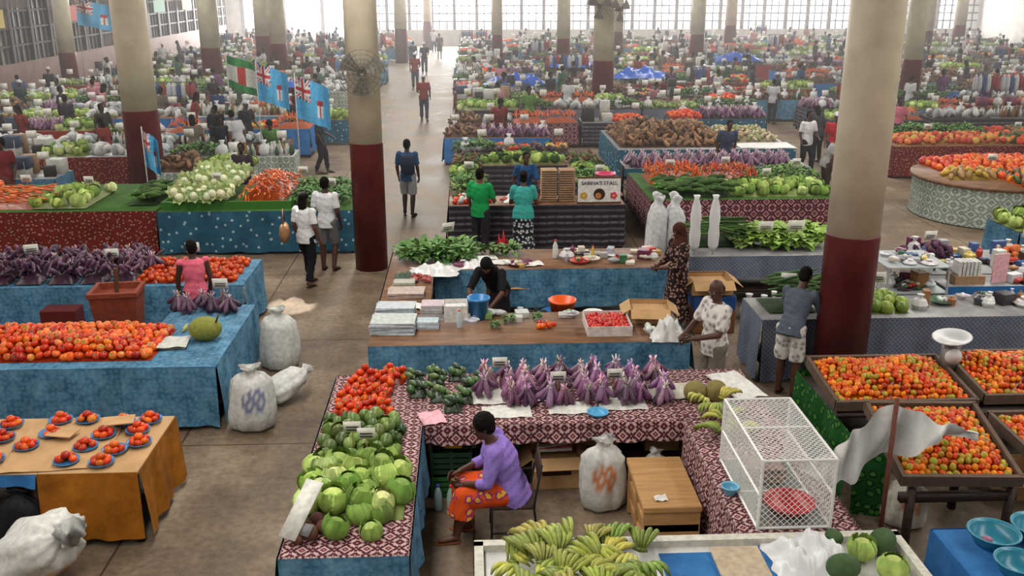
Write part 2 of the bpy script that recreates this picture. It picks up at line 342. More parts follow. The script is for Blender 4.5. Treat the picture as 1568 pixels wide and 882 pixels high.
def eggplant_t(seg=8):
    P=[(0,0,0),(.0,.01,.06),(.0,.05,.22),(.0,.1,.48),(0,.11,.74),(0,.09,.92),(0,.07,1.0)]; R=[.04,.1,.14,.18,.185,.12,.03]
    m=MB(); m.add(tube(P,R,seg,(1,1,1))); m.add(lathe([(.04,.06),(.13,.03),(.07,-.07),(.03,-.22)],6,(2.0,3.0,1.9)),loc=(0,.0,.05))
    return m.tpl()
EGG=eggplant_t()
ECOL=[(.045,.02,.04),(.075,.032,.065),(.12,.065,.105),(.035,.018,.032),(.16,.10,.14)]
def eggbunch(n=9,h=.24,seed=0):
    """eggplants tied at the stems: bodies slope down and outwards, pale stems on top"""
    r=np.random.default_rng(seed); m=MB()
    for i in range(n):
        a=i*2.4+r.random()*.7; til=r.uniform(.3,1.0); s=h*r.uniform(.75,1.05)
        top=np.array([.018*math.cos(a),.018*math.sin(a),h*.86])
        m.add(EGG,top,Rm(0,0,a-math.pi/2)@Rm(math.pi+til,0,0),(s,s,s),ECOL[r.integers(5)])
    for i in range(6):
        a=i*1.2+r.random(); k=r.uniform(.03,.07); m.add(tube([(0,0,h*.75),(k*.5*math.cos(a),k*.5*math.sin(a),h*.98),(k*math.cos(a),k*math.sin(a),h*r.uniform(1.05,1.25))],[.014,.011,.006],5,[(.42,.33,.38),(.22,.14,.2),(.5,.47,.42),(.16,.2,.1)][i%4]))
    return m.tpl()
EGGB=[eggbunch(9,.24,i) for i in range(4)]
def carrot_t(): 
    m=MB(); m.add(lathe([(.02,0),(.16,.04),(.18,.15),(.12,.6),(.03,1)],7)); m.add(lathe([(.05,-.12),(.07,0),(.01,.05)],5,(.4,2.5,.8))); return m.tpl()
CAR=carrot_t()
def banana_hand(n=7,seed=0):
    r=np.random.default_rng(seed); m=MB()
    for i in range(n):
        x0=(i-(n-1)/2); P=[]; k=r.uniform(.9,1.1); ph=r.uniform(-.1,.1)
        for t in np.linspace(0,1,7):
            a=-.95+t*2.0; P.append((x0*(.07+.11*min(1,t*1.6))+.02*math.sin(t*5+i),k*.5*math.sin(a)+.42,.5*k*math.cos(a)-.18+ph*t))
        g=r.uniform(.75,1.15); tt=tube(P,[.03,.05,.082,.09,.086,.06,.022],7)
        c=np.ones((49,3))*np.array([g,g*1.02,g*.9]); c[-14:]*=.5; c[:14]*=.85; c[::7]*=1.15; tt['c']=c
        m.add(tt)
    m.add(tube([(-.2,-.0,.08),(0,-.04,.1),(.2,-.0,.08)],[.05,.08,.05],6,(.55,.6,.4)))
    return m.tpl()
BAN=[banana_hand(6,0),banana_hand(7,1),banana_hand(5,2)]
def bunch_t(n=22,r=.14,h=.12,L=.13,W=.04,seed=0,cols=((.085,.18,.05),(.13,.25,.08),(.06,.14,.04))):
    rr=np.random.default_rng(seed); m=MB()
    for i in range(n):
        a=rr.random()*6.28; el=rr.uniform(.1,1.3); rad=r*rr.random()**.5*.6
        m.add(leaf(L*rr.uniform(.7,1.3),W*rr.uniform(.7,1.2),rr.uniform(.3,1.0)),(rad*math.cos(a),rad*math.sin(a),h*rr.uniform(.1,.8)),Rm(0,0,a-math.pi/2)@Rm(el,0,0),1,cols[rr.integers(len(cols))])
    return m.tpl()
GRN=[bunch_t(40,.15,.13,.10,.03,i) for i in range(3)]+[bunch_t(44,.15,.14,.07,.03,7)]; LET=[bunch_t(30,.12,.1,.11,.06,i,((.25,.40,.08),(.34,.50,.13),(.18,.33,.05))) for i in range(3)]
def tuber_t(seed=0):
    r=np.random.default_rng(seed); v=ICO1['v'].copy(); ph=r.random(3)*6
    v*= (1+.13*np.sin(v[:,[2]]*6+ph[0])+.1*np.sin(v[:,[0]]*5+ph[1])); v*=np.array([.5,.45,1]); v[:,0]+=.15*v[:,2]**2
    return dict(v=v,l=ICO1['l'],n=ICO1['n'],c=np.ones_like(v)*(0.8+.3*r.random((len(v),1))),m=ICO1['m'])
TUB=[tuber_t(i) for i in range(3)]
def choy_t(seed=0):
    m=MB(); m.add(tube([(0,0,0),(0,0,.15),(0,0,.5),(0,0,.9),(0,0,1.0)],[.1,.2,.24,.2,.08],9,(.75,.78,.55)))
    for i in range(8):
        a=i*.9; m.add(leaf(.55,.17,.35,c=(.4+.1*(i%2),.56,.25)),(.12*math.cos(a),.12*math.sin(a),.45),Rm(0,0,a-math.pi/2)@Rm(1.25,0,0))
    return m.tpl()
CHOY=choy_t()
BEAN=tube([(0,0,0),(.01,0,.3),(.05,0,.7),(.04,0,1)],[.02,.035,.035,.015],5)
def jit(c,a=.15):
    k=1+random.uniform(-a,a); return tuple(max(0,v*k*(1+random.uniform(-a,a)*.4)) for v in c)
def pile(m,tps,x0,x1,y0,y1,z,sp,sz,cols,h=.1,ori='rand',asp=(1,1,1),base=True,ja=.15,mi=0,lay=None):
    nx=max(1,int((x1-x0)/sp));ny=max(1,int((y1-y0)/(sp*.88)))
    def hf(u,v): return h*max(0,1-max(abs(u),abs(v))**2.6)*(1+.25*math.sin(u*5+x0)*math.sin(v*4+y0))
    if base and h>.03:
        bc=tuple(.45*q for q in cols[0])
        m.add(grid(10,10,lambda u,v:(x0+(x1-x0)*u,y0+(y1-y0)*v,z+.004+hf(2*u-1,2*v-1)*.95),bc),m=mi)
    for j in range(ny):
        for i in range(nx):
            u=(i+.5+(.5*(j%2)-.25)+random.uniform(-.25,.25))/nx; v=(j+.5+random.uniform(-.2,.2))/ny
            u=min(max(u,.02),.98)
            zz=z+hf(2*u-1,2*v-1)+sz*asp[2]*.5*(1 if ori=='up' else .9)+random.uniform(0,sz*.35)
            if ori=='rand': R=Rm(random.uniform(-1.1,1.1),random.uniform(-1.1,1.1),random.uniform(0,6.28))
            elif ori=='up': R=Rm(0,0,random.uniform(0,6.28)); zz=z+hf(2*u-1,2*v-1)+random.uniform(0,sz*.1)
            elif ori=='mid': R=Rm(random.uniform(-.4,.4),random.uniform(-.4,.4),random.uniform(0,6.28))
            else:
                R=Rm(math.pi/2+random.uniform(-.25,.25),0,ori+random.uniform(-.35,.35))
            s=sz*random.uniform(.85,1.15)
            m.add(random.choice(tps),(x0+(x1-x0)*u,y0+(y1-y0)*v,zz),R,(s*asp[0],s*asp[1],s*asp[2]),jit(random.choice(cols),ja),m=mi)
def pobj(name,args,mat=VG,loc=(0,0,0),rz=0,**kw):
    m=MB(); pile(m,*args,**kw); return m.obj(name,[mat],loc,rz)
cT=[lin((205,62,28)),lin((218,88,34)),lin((184,42,24)),lin((224,112,48)),lin((210,76,30))]
cTo=[lin((226,102,30)),lin((216,80,26)),lin((230,138,50)),lin((196,58,26)),lin((176,146,50)),lin((222,112,34))]
cCab=[lin((170,192,104)),lin((190,206,134)),lin((148,176,86)),lin((126,158,72))]; cChin=[lin((194,206,144)),lin((178,192,116))]
cGr=[lin((60,90,38)),lin((80,110,48)),lin((48,74,32))]; cCar=[lin((220,102,48)),lin((226,122,64)),lin((200,86,40))]
cTub=[lin((114,84,60)),lin((136,104,76)),lin((90,66,50))]; cWh=[lin((205,205,202)),lin((180,184,184)),lin((150,154,156))]; W1=(1,1,1)
cEg=ECOL
# ---- U stall produce
m=MB()
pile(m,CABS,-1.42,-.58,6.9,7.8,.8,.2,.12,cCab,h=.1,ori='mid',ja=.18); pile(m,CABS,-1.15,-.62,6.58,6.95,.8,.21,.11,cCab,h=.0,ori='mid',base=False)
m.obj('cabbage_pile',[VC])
m=MB(); pile(m,[tuber_t(5),oval(ICO1,(1,1,1))],-1.42,-1.18,6.55,6.9,.8,.1,.06,[lin((96,62,50)),lin((110,72,58))],h=.04,base=False); m.obj('taro_heap',[VC])
m=MB(); pile(m,[oval(ICO2,(.8,.8,1)),CABL[0]],-1.42,-.7,7.85,8.8,.8,.135,.078,[lin((96,120,58)),lin((122,146,78)),lin((78,100,50)),lin((104,116,60))],h=.06); m.obj('green_papaya_pile',[VG])
pobj('green_mango_heap',([oval(ICO1,(.8,.8,1))],-.8,-.6,8.3,8.7,.8,.12,.065,[lin((44,78,42)),lin((62,94,50))]),h=.02)
m=MB()
for cx,cy in [(-1.25,8.95),(-.98,9.0),(-1.27,9.25),(-1.0,9.3),(-1.22,9.55),(-.98,9.6),(-1.15,9.8),(-.88,9.82)]:
    pile(m,[TOM2],cx-.14,cx+.14,cy-.14,cy+.14,.8,.075,.042,cT[:3],h=.1)
m.obj('tomato_pile',[VG])
m=MB()
for i,(x,y) in enumerate([(-.62,9.72),(-.38,9.55),(-.17,9.8),(-.02,9.5),(-.35,9.25),(-.08,9.2),(-.58,9.38),(.12,9.75),(-.2,9.0),(-.4,9.82)]):
    pile(m,[oval(ICO1,(.45,.45,1.1)),oval(ICO1,(.6,.6,.9))],x-.09,x+.09,y-.09,y+.09,.81,.07,.07,[lin((52,82,44)),lin((74,104,58)),lin((40,60,38)),lin((96,118,66))],h=.08,ori=.7)
m.obj('cucumber_and_gourd_heap',[VG])
def sheet(name,x,y,z,w,d,rz=0,mat=None,c=(1,1,1),n=3,th=.004):
    m=MB()
    for k in range(n):
        m.add(grid(8,6,lambda u,v:((u-.5)*w+k*.01,(v-.5)*d-k*.008,k*th+.012*hsh(u*.8+k,v*.9)+.012),c))
    return m.obj(name,[mat or VC],(x,y,z),rz)
wc=lin((216,214,208)); nc=lin((192,188,176))
for x,y,w,d in ((.35,8.92,.5,.3),(1.0,8.98,.45,.3),(1.55,9.2,.5,.6),(.2,9.35,.4,.5),(.8,9.3,.4,.3)): sheet('white_wrapping_paper',x,y,.8,w,d,.05,None,wc,1)
m=MB()
for i,cx in enumerate(np.arange(.15,2.0,.2)):
    for cy in (9.08,9.3,9.52,9.74):
        if cy<9.2 and cx<.3: continue
        m.add(EGGB[random.randrange(4)],(cx+random.uniform(-.02,.02)+(.05 if i%2 else 0),cy+random.uniform(-.02,.02),.82),Rm(0,0,random.uniform(0,6)),random.uniform(.72,.95),jit((1.8,1.5,1.75),.4))
m.obj('eggplant_bunches',[VG])
sheet('newspaper_stack',2.15,9.35,.8,.65,.42,.05,None,nc); sheet('white_wrapping_paper',2.85,9.45,.81,.35,.7,.25,None,wc); sheet('pink_plastic_bag',-.42,8.8,.8,.22,.3,.3,None,lin((225,170,180)))
m=MB()
for x in (2.33,2.55): m.add(ICO3,(x,9.1,.91),None,(.12,.12,.12),lin((130,118,66)))
m.obj('melons',[VC])
def bananas(name,x0,x1,y0,y1,z,nx,ny,s=.17,cols=((.28,.33,.07),(.38,.41,.10),(.18,.25,.05),(.44,.42,.10)),h=0.1):
    m=MB()
    for j in range(ny):
        for i in range(nx):
            u=(i+.5+(.4 if j%2 else 0))/nx;v=(j+.5)/ny
            m.add(random.choice(BAN),(x0+(x1-x0)*u+random.uniform(-.03,.03),y0+(y1-y0)*v,z+.02+h*(1-abs(2*u-1)**2)+random.uniform(0,.05)),Rm(random.uniform(-.3,.3),random.uniform(-.3,.3),random.uniform(-1.1,1.1)+(3.1 if random.random()<.45 else 0)),s*random.uniform(.9,1.15),jit(random.choice(cols),.25))
    return m.obj(name,[VG])
bananas('green_banana_hands',2.24,2.62,8.05,8.9,.8,2,5,.21)
bananas('green_banana_hands',.18,1.25,5.5,6.35,.8,6,6,.25)
def bowl(name,x,y,z,r,h,c,rim=.012):
    pr=[(r*.62,0),(r*.7,.004),(r*.95,h*.8),(r,h),(r+rim,h),(r+rim,h-.012),(r-.008,h-.004),(r*.92,h*.8),(r*.66,.015),(0.001,.012)]
    return MB().add(lathe(pr,24,lin(c))).obj(name,[VP],(x,y,z))
def bucket(name,x,y,z,r,h,c):
    m=MB(); m.add(lathe([(r*.75,0),(r,h*.9),(r*1.07,h*.9),(r*1.07,h),(r*.98,h),(r*.72,.02),(.001,.02)],24,lin(c)))
    m.add(tube([(r*math.cos(a),-r*.1-.3*r*math.sin(a),h-.25*h*math.sin(a)) for a in np.linspace(0,math.pi,9)],.005,5,lin((200,200,200))))
    return m.obj(name,[VP],(x,y,z))
bowl('blue_bowl',1.27,8.8,.8,.1,.05,(80,160,205)); bowl('blue_bowl',2.2,7.2,.8,.07,.08,(110,175,205))
bucket('blue_bucket',.1,11.8,.8,.14,.29,(46,120,180)); bucket('orange_bucket',1.25,12.35,.58,.18,.28,(224,92,36)); bowl('white_plate',1.62,11.9,.8,.13,.03,(225,228,225)); 
def plates(name,pts,z,r,c,fill=True,tp=TOM,cols=cT):
    m=MB()
    for x,y in pts:
        m.add(lathe([(r*.6,0),(r*.95,.02),(r,.035),(r*.93,.03),(r*.6,.012),(.001,.01)],18,lin(c)),(x,y,z+.012))
        for a in range(random.choice([4,5,6])): m.add(tp,(x+r*.5*math.cos(a*1.05+x*5),y+r*.5*math.sin(a*1.05+x*5),z+.05),Rm(random.random(),random.random(),a),random.uniform(.038,.048),jit(random.choice(cols),.25))
        m.add(tp,(x,y,z+.095),None,.044,jit(random.choice(cols),.2))
    return m.obj(name,[VG])
plates('plates_of_tomatoes',[(-4.6,8.9),(-4.15,8.98),(-3.88,8.98),(-4.55,8.6),(-4.25,8.42),(-4.45,8.15),(-3.5,8.9),(-4.12,8.68),(-3.25,8.95)],.75,.12,(60,115,170))
plates('plates_of_tomatoes',[(-3.75,8.1),(-3.42,8.06),(-3.68,8.38),(-3.38,8.3),(-3.6,8.63),(-3.3,8.72),(-3.2,8.45)],.75,.12,(70,125,175))
sheet('cardboard_sheet',-3.9,8.45,.752,.9,1.0,.1,CARD,W1,1); bowl('green_squash',-4.95,8.7,.75,.1,.1,(150,165,100))
MB().add(box(.3,.2,.01,W1)).obj('cardboard_sign',[CARD],(-3.5,8.78,.86),.2,smooth=False); MB().add(box(.26,.2,.01,W1)).obj('cardboard_sign',[CARD],(-3.98,8.62,.82),-.2,smooth=False)
def price_card(x,y,z,h=.3,w=.16,tilt=.2,rz=0,c=(222,220,212)):
    m=MB(); m.add(tube([(0,0,0),(0,0,h)],.006,5,lin((150,120,80)))); m.add(box(w,.004,w*.75,lin(c)),(0,-.008,h),Rm(tilt,0,0))
    for k in range(3): m.add(box(w*.7,.002,.012,lin((40,40,50))),(0,-.013,h+.03-.03*k),Rm(tilt,0,0))
    return m.obj('price_card',[VC],(x,y,z),rz)
m=MB(); m.add(box(.16,.012,.5,lin((216,214,206))),R=Rm(-.9,.0,-.5)); m.add(box(.17,.006,.1,lin((120,120,120))),(0.02,-.12,-.1),R=Rm(-.9,.0,-.5)); m.obj('blank_price_board',[VC],(-1.36,6.72,1.03))
price_card(-1.1,8.0,.82); price_card(-.95,7.8,.85); price_card(.9,9.2,.82,.25); price_card(1.5,9.25,.82,.25); price_card(.3,9.5,.82,.3)
for x,y,z in [(-8.0,14.0,.8),(-6.6,14.2,.8),(-5.3,13.9,.8),(-4.2,14.2,.8),(-3.4,19.6,.95),(-5.0,19.0,.95),(-7.5,19,.9),(-8.8,19.2,.9),(-2.7,18.6,.9),(-10.3,19,.9),(4.4,20.6,.85),(6.2,19.5,.85),(7.2,20.6,.85),(5.7,20.9,.85),(2.7,19.5,.95),(0,20,.95),(11.5,20.4,.95),(13,19.6,.95),(12.4,25.4,.9),(15,25.6,.9),(5.4,11.9,.9),(4.2,11.9,.9),(7.1,14,.9),(8.7,14.1,.9)]: price_card(x,y,z,.36,.2,.15,random.uniform(-.4,.4))
def cage():
    m=MB(); X0,X1,Y0,Y1,Z0,Z1=2.27,2.86,6.62,7.78,.8,1.42; c=lin((222,222,220))
    def bar(a,b,r=.012,s=6): m.add(tube([a,b],r,s,c))
    for x in (X0,X1):
        for y in (Y0,Y1): bar((x,y,Z0),(x,y,Z1),.014)
        for z in (Z0+.02,Z1,(Z0+Z1)/2): bar((x,Y0,z),(x,Y1,z))
    for y in (Y0,Y1,(Y0+Y1)/2):
        for z in (Z0+.02,Z1): bar((X0,y,z),(X1,y,z))
    def net(o,u,v,A,B,sp=.052):
        o=np.array(o,float);u=np.array(u,float);v=np.array(v,float)
        for sgn in (1,-1):
            k=-B if sgn==1 else 0
            while k<(A if sgn==1 else A+B):
                y0,y1=0,B
                if sgn==1: y0=max(0,-k); y1=min(B,A-k)
                else: y0=max(0,k-A); y1=min(B,k)
                if y1-y0>.01: bar(o+u*(k+sgn*y0)+v*y0,o+u*(k+sgn*y1)+v*y1,.0026,4)
                k+=sp
    dx,dy,dz=X1-X0,Y1-Y0,Z1-Z0
    net((X0,Y0,Z0),(1,0,0),(0,0,1),dx,dz); net((X0,Y1,Z0),(1,0,0),(0,0,1),dx,dz)
    net((X0,Y0,Z0),(0,1,0),(0,0,1),dy,dz); net((X1,Y0,Z0),(0,1,0),(0,0,1),dy,dz); net((X0,Y0,Z1),(1,0,0),(0,1,0),dx,dy)
    m.add(bx(X0+.01,X1-.01,Y0+.01,Y1-.01,Z0+.01,Z0+.02,lin((110,115,110))))
    m.obj('wire_mesh_cage',[VP],smooth=False)
cage()
m=MB()
for k in range(9): m.add(box(.34,.26,.012,jit(lin((170,150,140)),.25)),(2.55,7.45,.84+k*.014),Rm(0,0,random.uniform(-.15,.15)))
m.obj('stack_of_papers',[VC],smooth=False)
bowl('red_tray',2.6,6.87,.83,.2,.09,(180,44,52))
def openbox(name,x,y,z,w,d,h,rz=0,mat=CARD,c=W1,flaps=True,fill=None):
    m=MB(); t=.008
    m.add(box(w,d,t,c),(0,0,t)); 
    for s in (-1,1):
        m.add(box(w,t,h,c),(0,s*d/2,h/2)); m.add(box(t,d,h,c),(s*w/2,0,h/2))
        if flaps: m.add(box(w,d*.4,t,c),(0,s*(d/2+d*.17),h-.03),Rm(s*-.5,0,0)); m.add(box(w*.3,d,t,c),(s*(w/2+w*.12),0,h-.03),Rm(0,s*.6,0))
    if fill: m.add(bx(-w/2+.01,w/2-.01,-d/2+.01,d/2-.01,h*.6,h*.75,fill))
    return m.obj(name,[mat],(x,y,z),rz,smooth=False)
openbox('cardboard_box',.85,8.95,0,.5,.38,.34,.05,fill=lin((230,228,220))); openbox('cardboard_box',1.35,9.35,.26,.4,.3,.28); openbox('cardboard_box',2.0,9.2,.26,.35,.3,.25)
m=MB()
for k,c_ in enumerate([(214,212,208),(196,60,50),(214,212,208)]): m.add(box(.36,.05,.03,lin(c_)),(0,.02*k,.01*k),Rm(0,0,.1*k))
m.add(box(.3,.004,.07,lin((60,30,24))),(0,-.19-.0,-.17)); m.obj('newspapers_and_lettering',[VC],(.85,8.94,.36),.05,smooth=False)
openbox('white_paper_box',2.0,7.1,0,.36,.26,.25,.1,VC,lin((215,212,205)),True)
m=MB(); m.add(bx(1.5,2.03,7.4,8.35,.5,.56,b=.008)); m.add(bx(1.54,1.99,7.45,8.3,.02,.5,(.8,.8,.8)))
for y in (7.45,7.85,8.25): m.add(bx(1.51,2.02,y-.03,y+.03,.02,.5))
for z in (.1,.3): m.add(bx(1.52,2.01,7.42,8.33,z,z+.07))
m.obj('plywood_crate_table',[PLY],smooth=False); sheet('white_wrapping_paper',1.68,7.55,.56,.12,.1,.1,None,wc,1)
def crate(name,x,y,z,w,d,h,c,rz=0):
    m=MB(); c=lin(c)
    for s in (-1,1):
        for k in range(4):
            zz=h*(k+.5)/4; m.add(box(w,.012,h/4*.7,c),(0,s*d/2,zz)); m.add(box(.012,d,h/4*.7,c),(s*w/2,0,zz))
        for q in (-1,0,1): m.add(box(.03,.02,h,c),(q*w/2*.96,s*d/2,h/2)); m.add(box(.02,.03,h,c),(s*w/2,q*d/2*.96,h/2))
    m.add(box(w,d,.01,c),(0,0,.01)); return m.obj(name,[VP],(x,y,z),rz,smooth=False)
crate('dark_green_crate',-.22,8.85,.26,.4,.45,.25,(30,55,40)); crate('green_crate',-.22,8.85,0,.4,.45,.24,(40,90,50))
def bottle(x,y,z,h=.24,c=(170,200,190),cap=(210,40,40)):
    m=MB(); r=h*.14; m.add(lathe([(r*.9,0),(r,.01),(r,h*.55),(r*.9,h*.6),(r,h*.66),(r*.4,h*.88),(r*.36,h*.93)],14,lin(c))); m.add(lathe([(r*.45,h*.92),(r*.45,h),(.001,h)],10,lin(cap))); return m.obj('plastic_bottle',[VP],(x,y,z))
bottle(-.22,8.35,0,.3); bottle(-.35,8.4,0,.28,(160,190,200),(40,60,160)); bottle(-.15,11.45,.8,.24,(190,205,215)); bottle(1.35,14.6,.8,.3,(210,215,210)); bottle(-.1,8.5,0,.22,(200,90,70)); bottle(1.75,12.3,.0,.26,(150,190,170)); bottle(1.95,14.6,.8,.2,(200,170,80))
MB().add(box(.18,.12,.05,lin((225,190,40)),.01)).obj('yellow_tub',[VP],(-.2,8.75,.54))
def sack(name,x,y,z,h=.7,r=.24,rz=0,tilt=0,c=(205,205,200),pr=(205,120,60),seed=1,knot=True):
    g=np.random.default_rng(seed); ph=g.random(6)*6; seg=40; rings=[];cols=[]
    prof=[(0.0,.45),(.01,.8),(.06,1.0),(.2,1.08),(.3,1.09),(.4,1.05),(.5,1.03),(.6,.98),(.68,.92),(.75,.86),(.84,.6),(.88,.3),(.92,.26),(.97,.42),(1.0,.5)] if knot else [(0,.45),(.01,.8),(.06,1),(.25,1.06),(.5,1.0),(.75,.95),(.92,.9),(.99,.7),(1,.3)]
    a=np.arange(seg)*2*math.pi/seg
    for t,k in prof:
        fold=1+.06*np.sin(3*a+ph[0]+t*3)+.05*np.sin(7*a+ph[1]-t*5)+(.10 if t>.7 else .02)*np.sin(11*a+ph[2])
        rr=r*k*fold; rings.append(np.stack([rr*np.cos(a),rr*.78*np.sin(a),np.full(seg,t*h)+.02*np.sin(a*2+ph[3])*t],1))
        for q in a:
            inr=(.3<t<.7) and abs(((q-4.7+3.14)%6.28)-3.14)<.5 and math.sin(q*14+t*20)>-.2
            cols.append(lin(pr) if inr else lin(c))
    m=MB(); tt=loft(rings,True,np.array(cols)); m.add(tt,R=Rm(tilt,0,0)); 
    if tilt: 
        v=m.V[0]; v[:,2]-=v[:,2].min()
    return m.obj(name,[VC],(x,y,z),rz)
sack('woven_sack',1.28,8.4,0,.75,.22,seed=2); sack('white_plastic_bag',1.85,8.62,0,.5,.13,seed=3,pr=(205,205,200))
sack('woven_sack',-2.6,12.2,0,.85,.25,seed=4,pr=(205,205,200)); sack('woven_sack',-2.56,10.35,0,.78,.25,rz=.3,seed=5,pr=(110,115,150)); sack('woven_sack',-2.5,10.95,0,.62,.18,rz=2.3,tilt=1.2,seed=6,pr=(200,100,80))
sack('woven_sack',-3.95,7.42,0,.7,.33,rz=1.2,tilt=1.0,seed=7,pr=(205,150,90)); sack('black_rubbish_bag',-4.15,7.95,0,.6,.22,seed=8,c=(22,22,26),pr=(22,22,26)); sack('woven_sack',4.15,7.95,0,.5,.2,seed=9,c=(195,190,175))
# ---- H stall goods
m=MB(); 
for x in np.linspace(-.95,-.1,6):
    for y in (14.5,14.7,14.95): m.add(GRN[random.randrange(4)],(x,y,.84),Rm(0,0,random.random()*6),1.5,jit((1.3,1.3,1.1)))
for x in (.25,.45,.65): m.add(GRN[random.randrange(4)],(x,14.85,.82),Rm(0,0,random.random()*6),1.2,jit((1.2,1.1,1.1)))
m.obj('leafy_greens_bunches',[VC])
def crumple(name,x,y,z,w,d,h,c,seed=0,mat=None):
    m=MB(); m.add(grid(22,18,lambda u,v:((u-.5)*w*(1+.1*hsh(v+seed,u)),(v-.5)*d*(1+.1*hsh(u,v+seed)),.006+h*max(0,(1-abs(2*u-1)**2.2)*(1-abs(2*v-1)**2.2))*(.6+.55*hsh(u*1.3+seed,v*1.2,1.3)+.25)),lin(c)))
    return m.obj(name,[mat or VP],(x,y,z))
crumple('white_plastic_bags',-.55,13.9,.8,.75,.5,.12,(212,212,212),1); crumple('white_plastic_bags',0.1,14.2,.8,.5,.35,.1,(218,218,218),2)
m=MB(); 
for i in range(10): m.add(TUB[i%3],(-.75+random.uniform(-.15,.15),13.45+random.uniform(-.15,.15),.85),Rm(1.5,0,i),.07,lin((160,74,70)))
m.obj('red_packets',[VG])
for i,(x,y,w,d,n,c) in enumerate([(-.98,11.85,.5,.3,14,(185,190,196)),(-.98,11.4,.55,.4,12,(190,196,206)),(-.9,12.8,.5,.35,6,(190,170,162)),(-.5,11.85,.28,.26,16,(196,190,190)),(-.55,11.5,.28,.2,7,(186,192,202)),(-.95,13.1,.3,.2,9,(170,160,150))]):
    m=MB()
    for k in range(n): m.add(box(w,d,.012,jit(lin(c),.22)),(random.uniform(-.01,.01),random.uniform(-.01,.01),.008+k*.013),Rm(0,0,random.uniform(-.06,.06)))
    m.obj('stack_of_packets',[VC],(x,y,.8),smooth=False)
crumple('tray_of_greens',-.95,13.6,.8,.35,.5,.08,(70,85,70),4,VC)
openbox('white_carton',-.2,11.8,.8,.3,.3,.22,.05,VC,wc,False,lin((225,225,225)))
def tomato_punnets(x,y,z,w,d,h=.1):
    e=openbox('tomato_tray',x,y,z,w,d,h,0,VC,lin((215,205,200)),False); m=MB()
    pile(m,[TOM],-w/2+.03,w/2-.03,-d/2+.03,d/2-.03,h*.35,.075,.045,[lin((194,48,46)),lin((204,66,56))],h=.03); m.obj('tomatoes',[VG],parent=e)
tomato_punnets(1.72,11.35,.8,.55,.6,.13); openbox('cardboard_box',2.32,11.7,.8,.5,.42,.18,-.1,fill=lin((150,100,60)))
m=MB(); pile(m,[TOM],.82,1.06,11.3,11.5,.8,.08,.045,cT,h=.02); m.obj('tomato_heap',[VG]); m=MB(); m.add(GRN[3],(.48,11.6,.82),None,.7); m.add(GRN[3],(.3,11.4,.82),None,.6); m.add(GRN[3],(.85,11.7,.82),None,.6); m.obj('herb_bunches',[VC])
crumple('folded_black_cloth',.9,12.35,.62,.4,.3,.1,(30,30,34),6,VC)
for x,y,w in [(.5,14.35,.35),(.95,14.25,.3),(2.1,14.75,.4),(1.75,14.9,.3),(-.75,12.3,.35),(.25,14.6,.3)]: sheet('paper_sheets',x,y,.8,w,.25,random.uniform(-.3,.3),None,wc)
openbox('cardboard_box',.7,14.3,.26,.4,.4,.3); openbox('cardboard_box',2.2,14.4,.26,.5,.4,.35); m=MB(); m.add(lathe([(.2,0),(.26,.25),(.24,.25),(.18,.02),(.001,.02)],18,lin((54,110,170)))); m.obj('blue_basin',[VP],(1.3,13.6,0.0))
price_card(-.35,14.7,.85,.45,.22,.3,.5)
stall('inner_shelf',[(.75,1.6,12.1,12.7,.56,0,{})],[WOOD])
# ---- F stall goods
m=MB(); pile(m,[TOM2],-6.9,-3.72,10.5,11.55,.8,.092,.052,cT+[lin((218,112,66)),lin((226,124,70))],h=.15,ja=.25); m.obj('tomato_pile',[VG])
m=MB()
for i in range(9):
    for j in range(3): x=-8.7+.46*i; y=13.62+.38*j; pile(m,[EGG],x-.19,x+.19,y-.15,y+.15,.82,.085,.17,[(.1,.04,.08),(.07,.03,.055),(.16,.08,.13),(.05,.02,.04)],h=.12,ori='rand',ja=.3)
for i in range(0,17):
    m.add(EGGB[(i*3)%4],(-8.7+.24*i+random.uniform(-.05,.05),13.75+.4*(i%3),.86),Rm(0,0,random.random()*6),.9,jit((1.6,1.4,1.5),.3))
m.obj('eggplant_pile',[VG])
m=MB()
for cx in (-4.7,-4.35,-3.95,-3.6):
    for cy in (13.65,14.0,14.4): pile(m,[TOM],cx-.15,cx+.15,cy-.15,cy+.15,.8,.08,.05,[lin((184,62,36)),lin((200,80,40))],h=.07)
m.obj('tomato_heaps',[VG])
m=MB()
for x,y in [(-3.75,12.2),(-3.45,12.25),(-3.2,12.15),(-3.6,12.38),(-3.3,12.35),(-3.92,12.35)]: m.add(EGGB[random.randrange(4)],(x,y,.81),Rm(0,0,x*9),.9,(1.2,1.1,1.2))
m.obj('eggplant_bunches',[VG])
v=ICO3['v'].copy(); v*=(1+.02*np.sin(v[:,[0]]*40)*np.sin(v[:,[1]]*40)*np.cos(v[:,[2]]*40))
m=MB(); m.add(dict(v=v,l=ICO3['l'],n=ICO3['n'],c=np.ones_like(v),m=ICO3['m']),(-3.25,11.15,.95),None,(.2,.17,.15),lin((128,130,52))); m.add(tube([(-3.1,11.1,1.05),(-3.05,11.08,1.16)],.012,6,lin((90,80,40)))); m.obj('breadfruit',[VC])
m=MB(); pile(m,TUB,-3.6,-3.3,11.4,11.6,.8,.09,.06,[lin((170,180,100))],h=.01,base=False); m.obj('lime_heap',[VG])
sheet('egg_tray',-3.62,11.0,.8,.34,.38,.1,None,lin((196,196,190)),4,.012)
price_card(-3.3,12.2,.85,.35,.2)
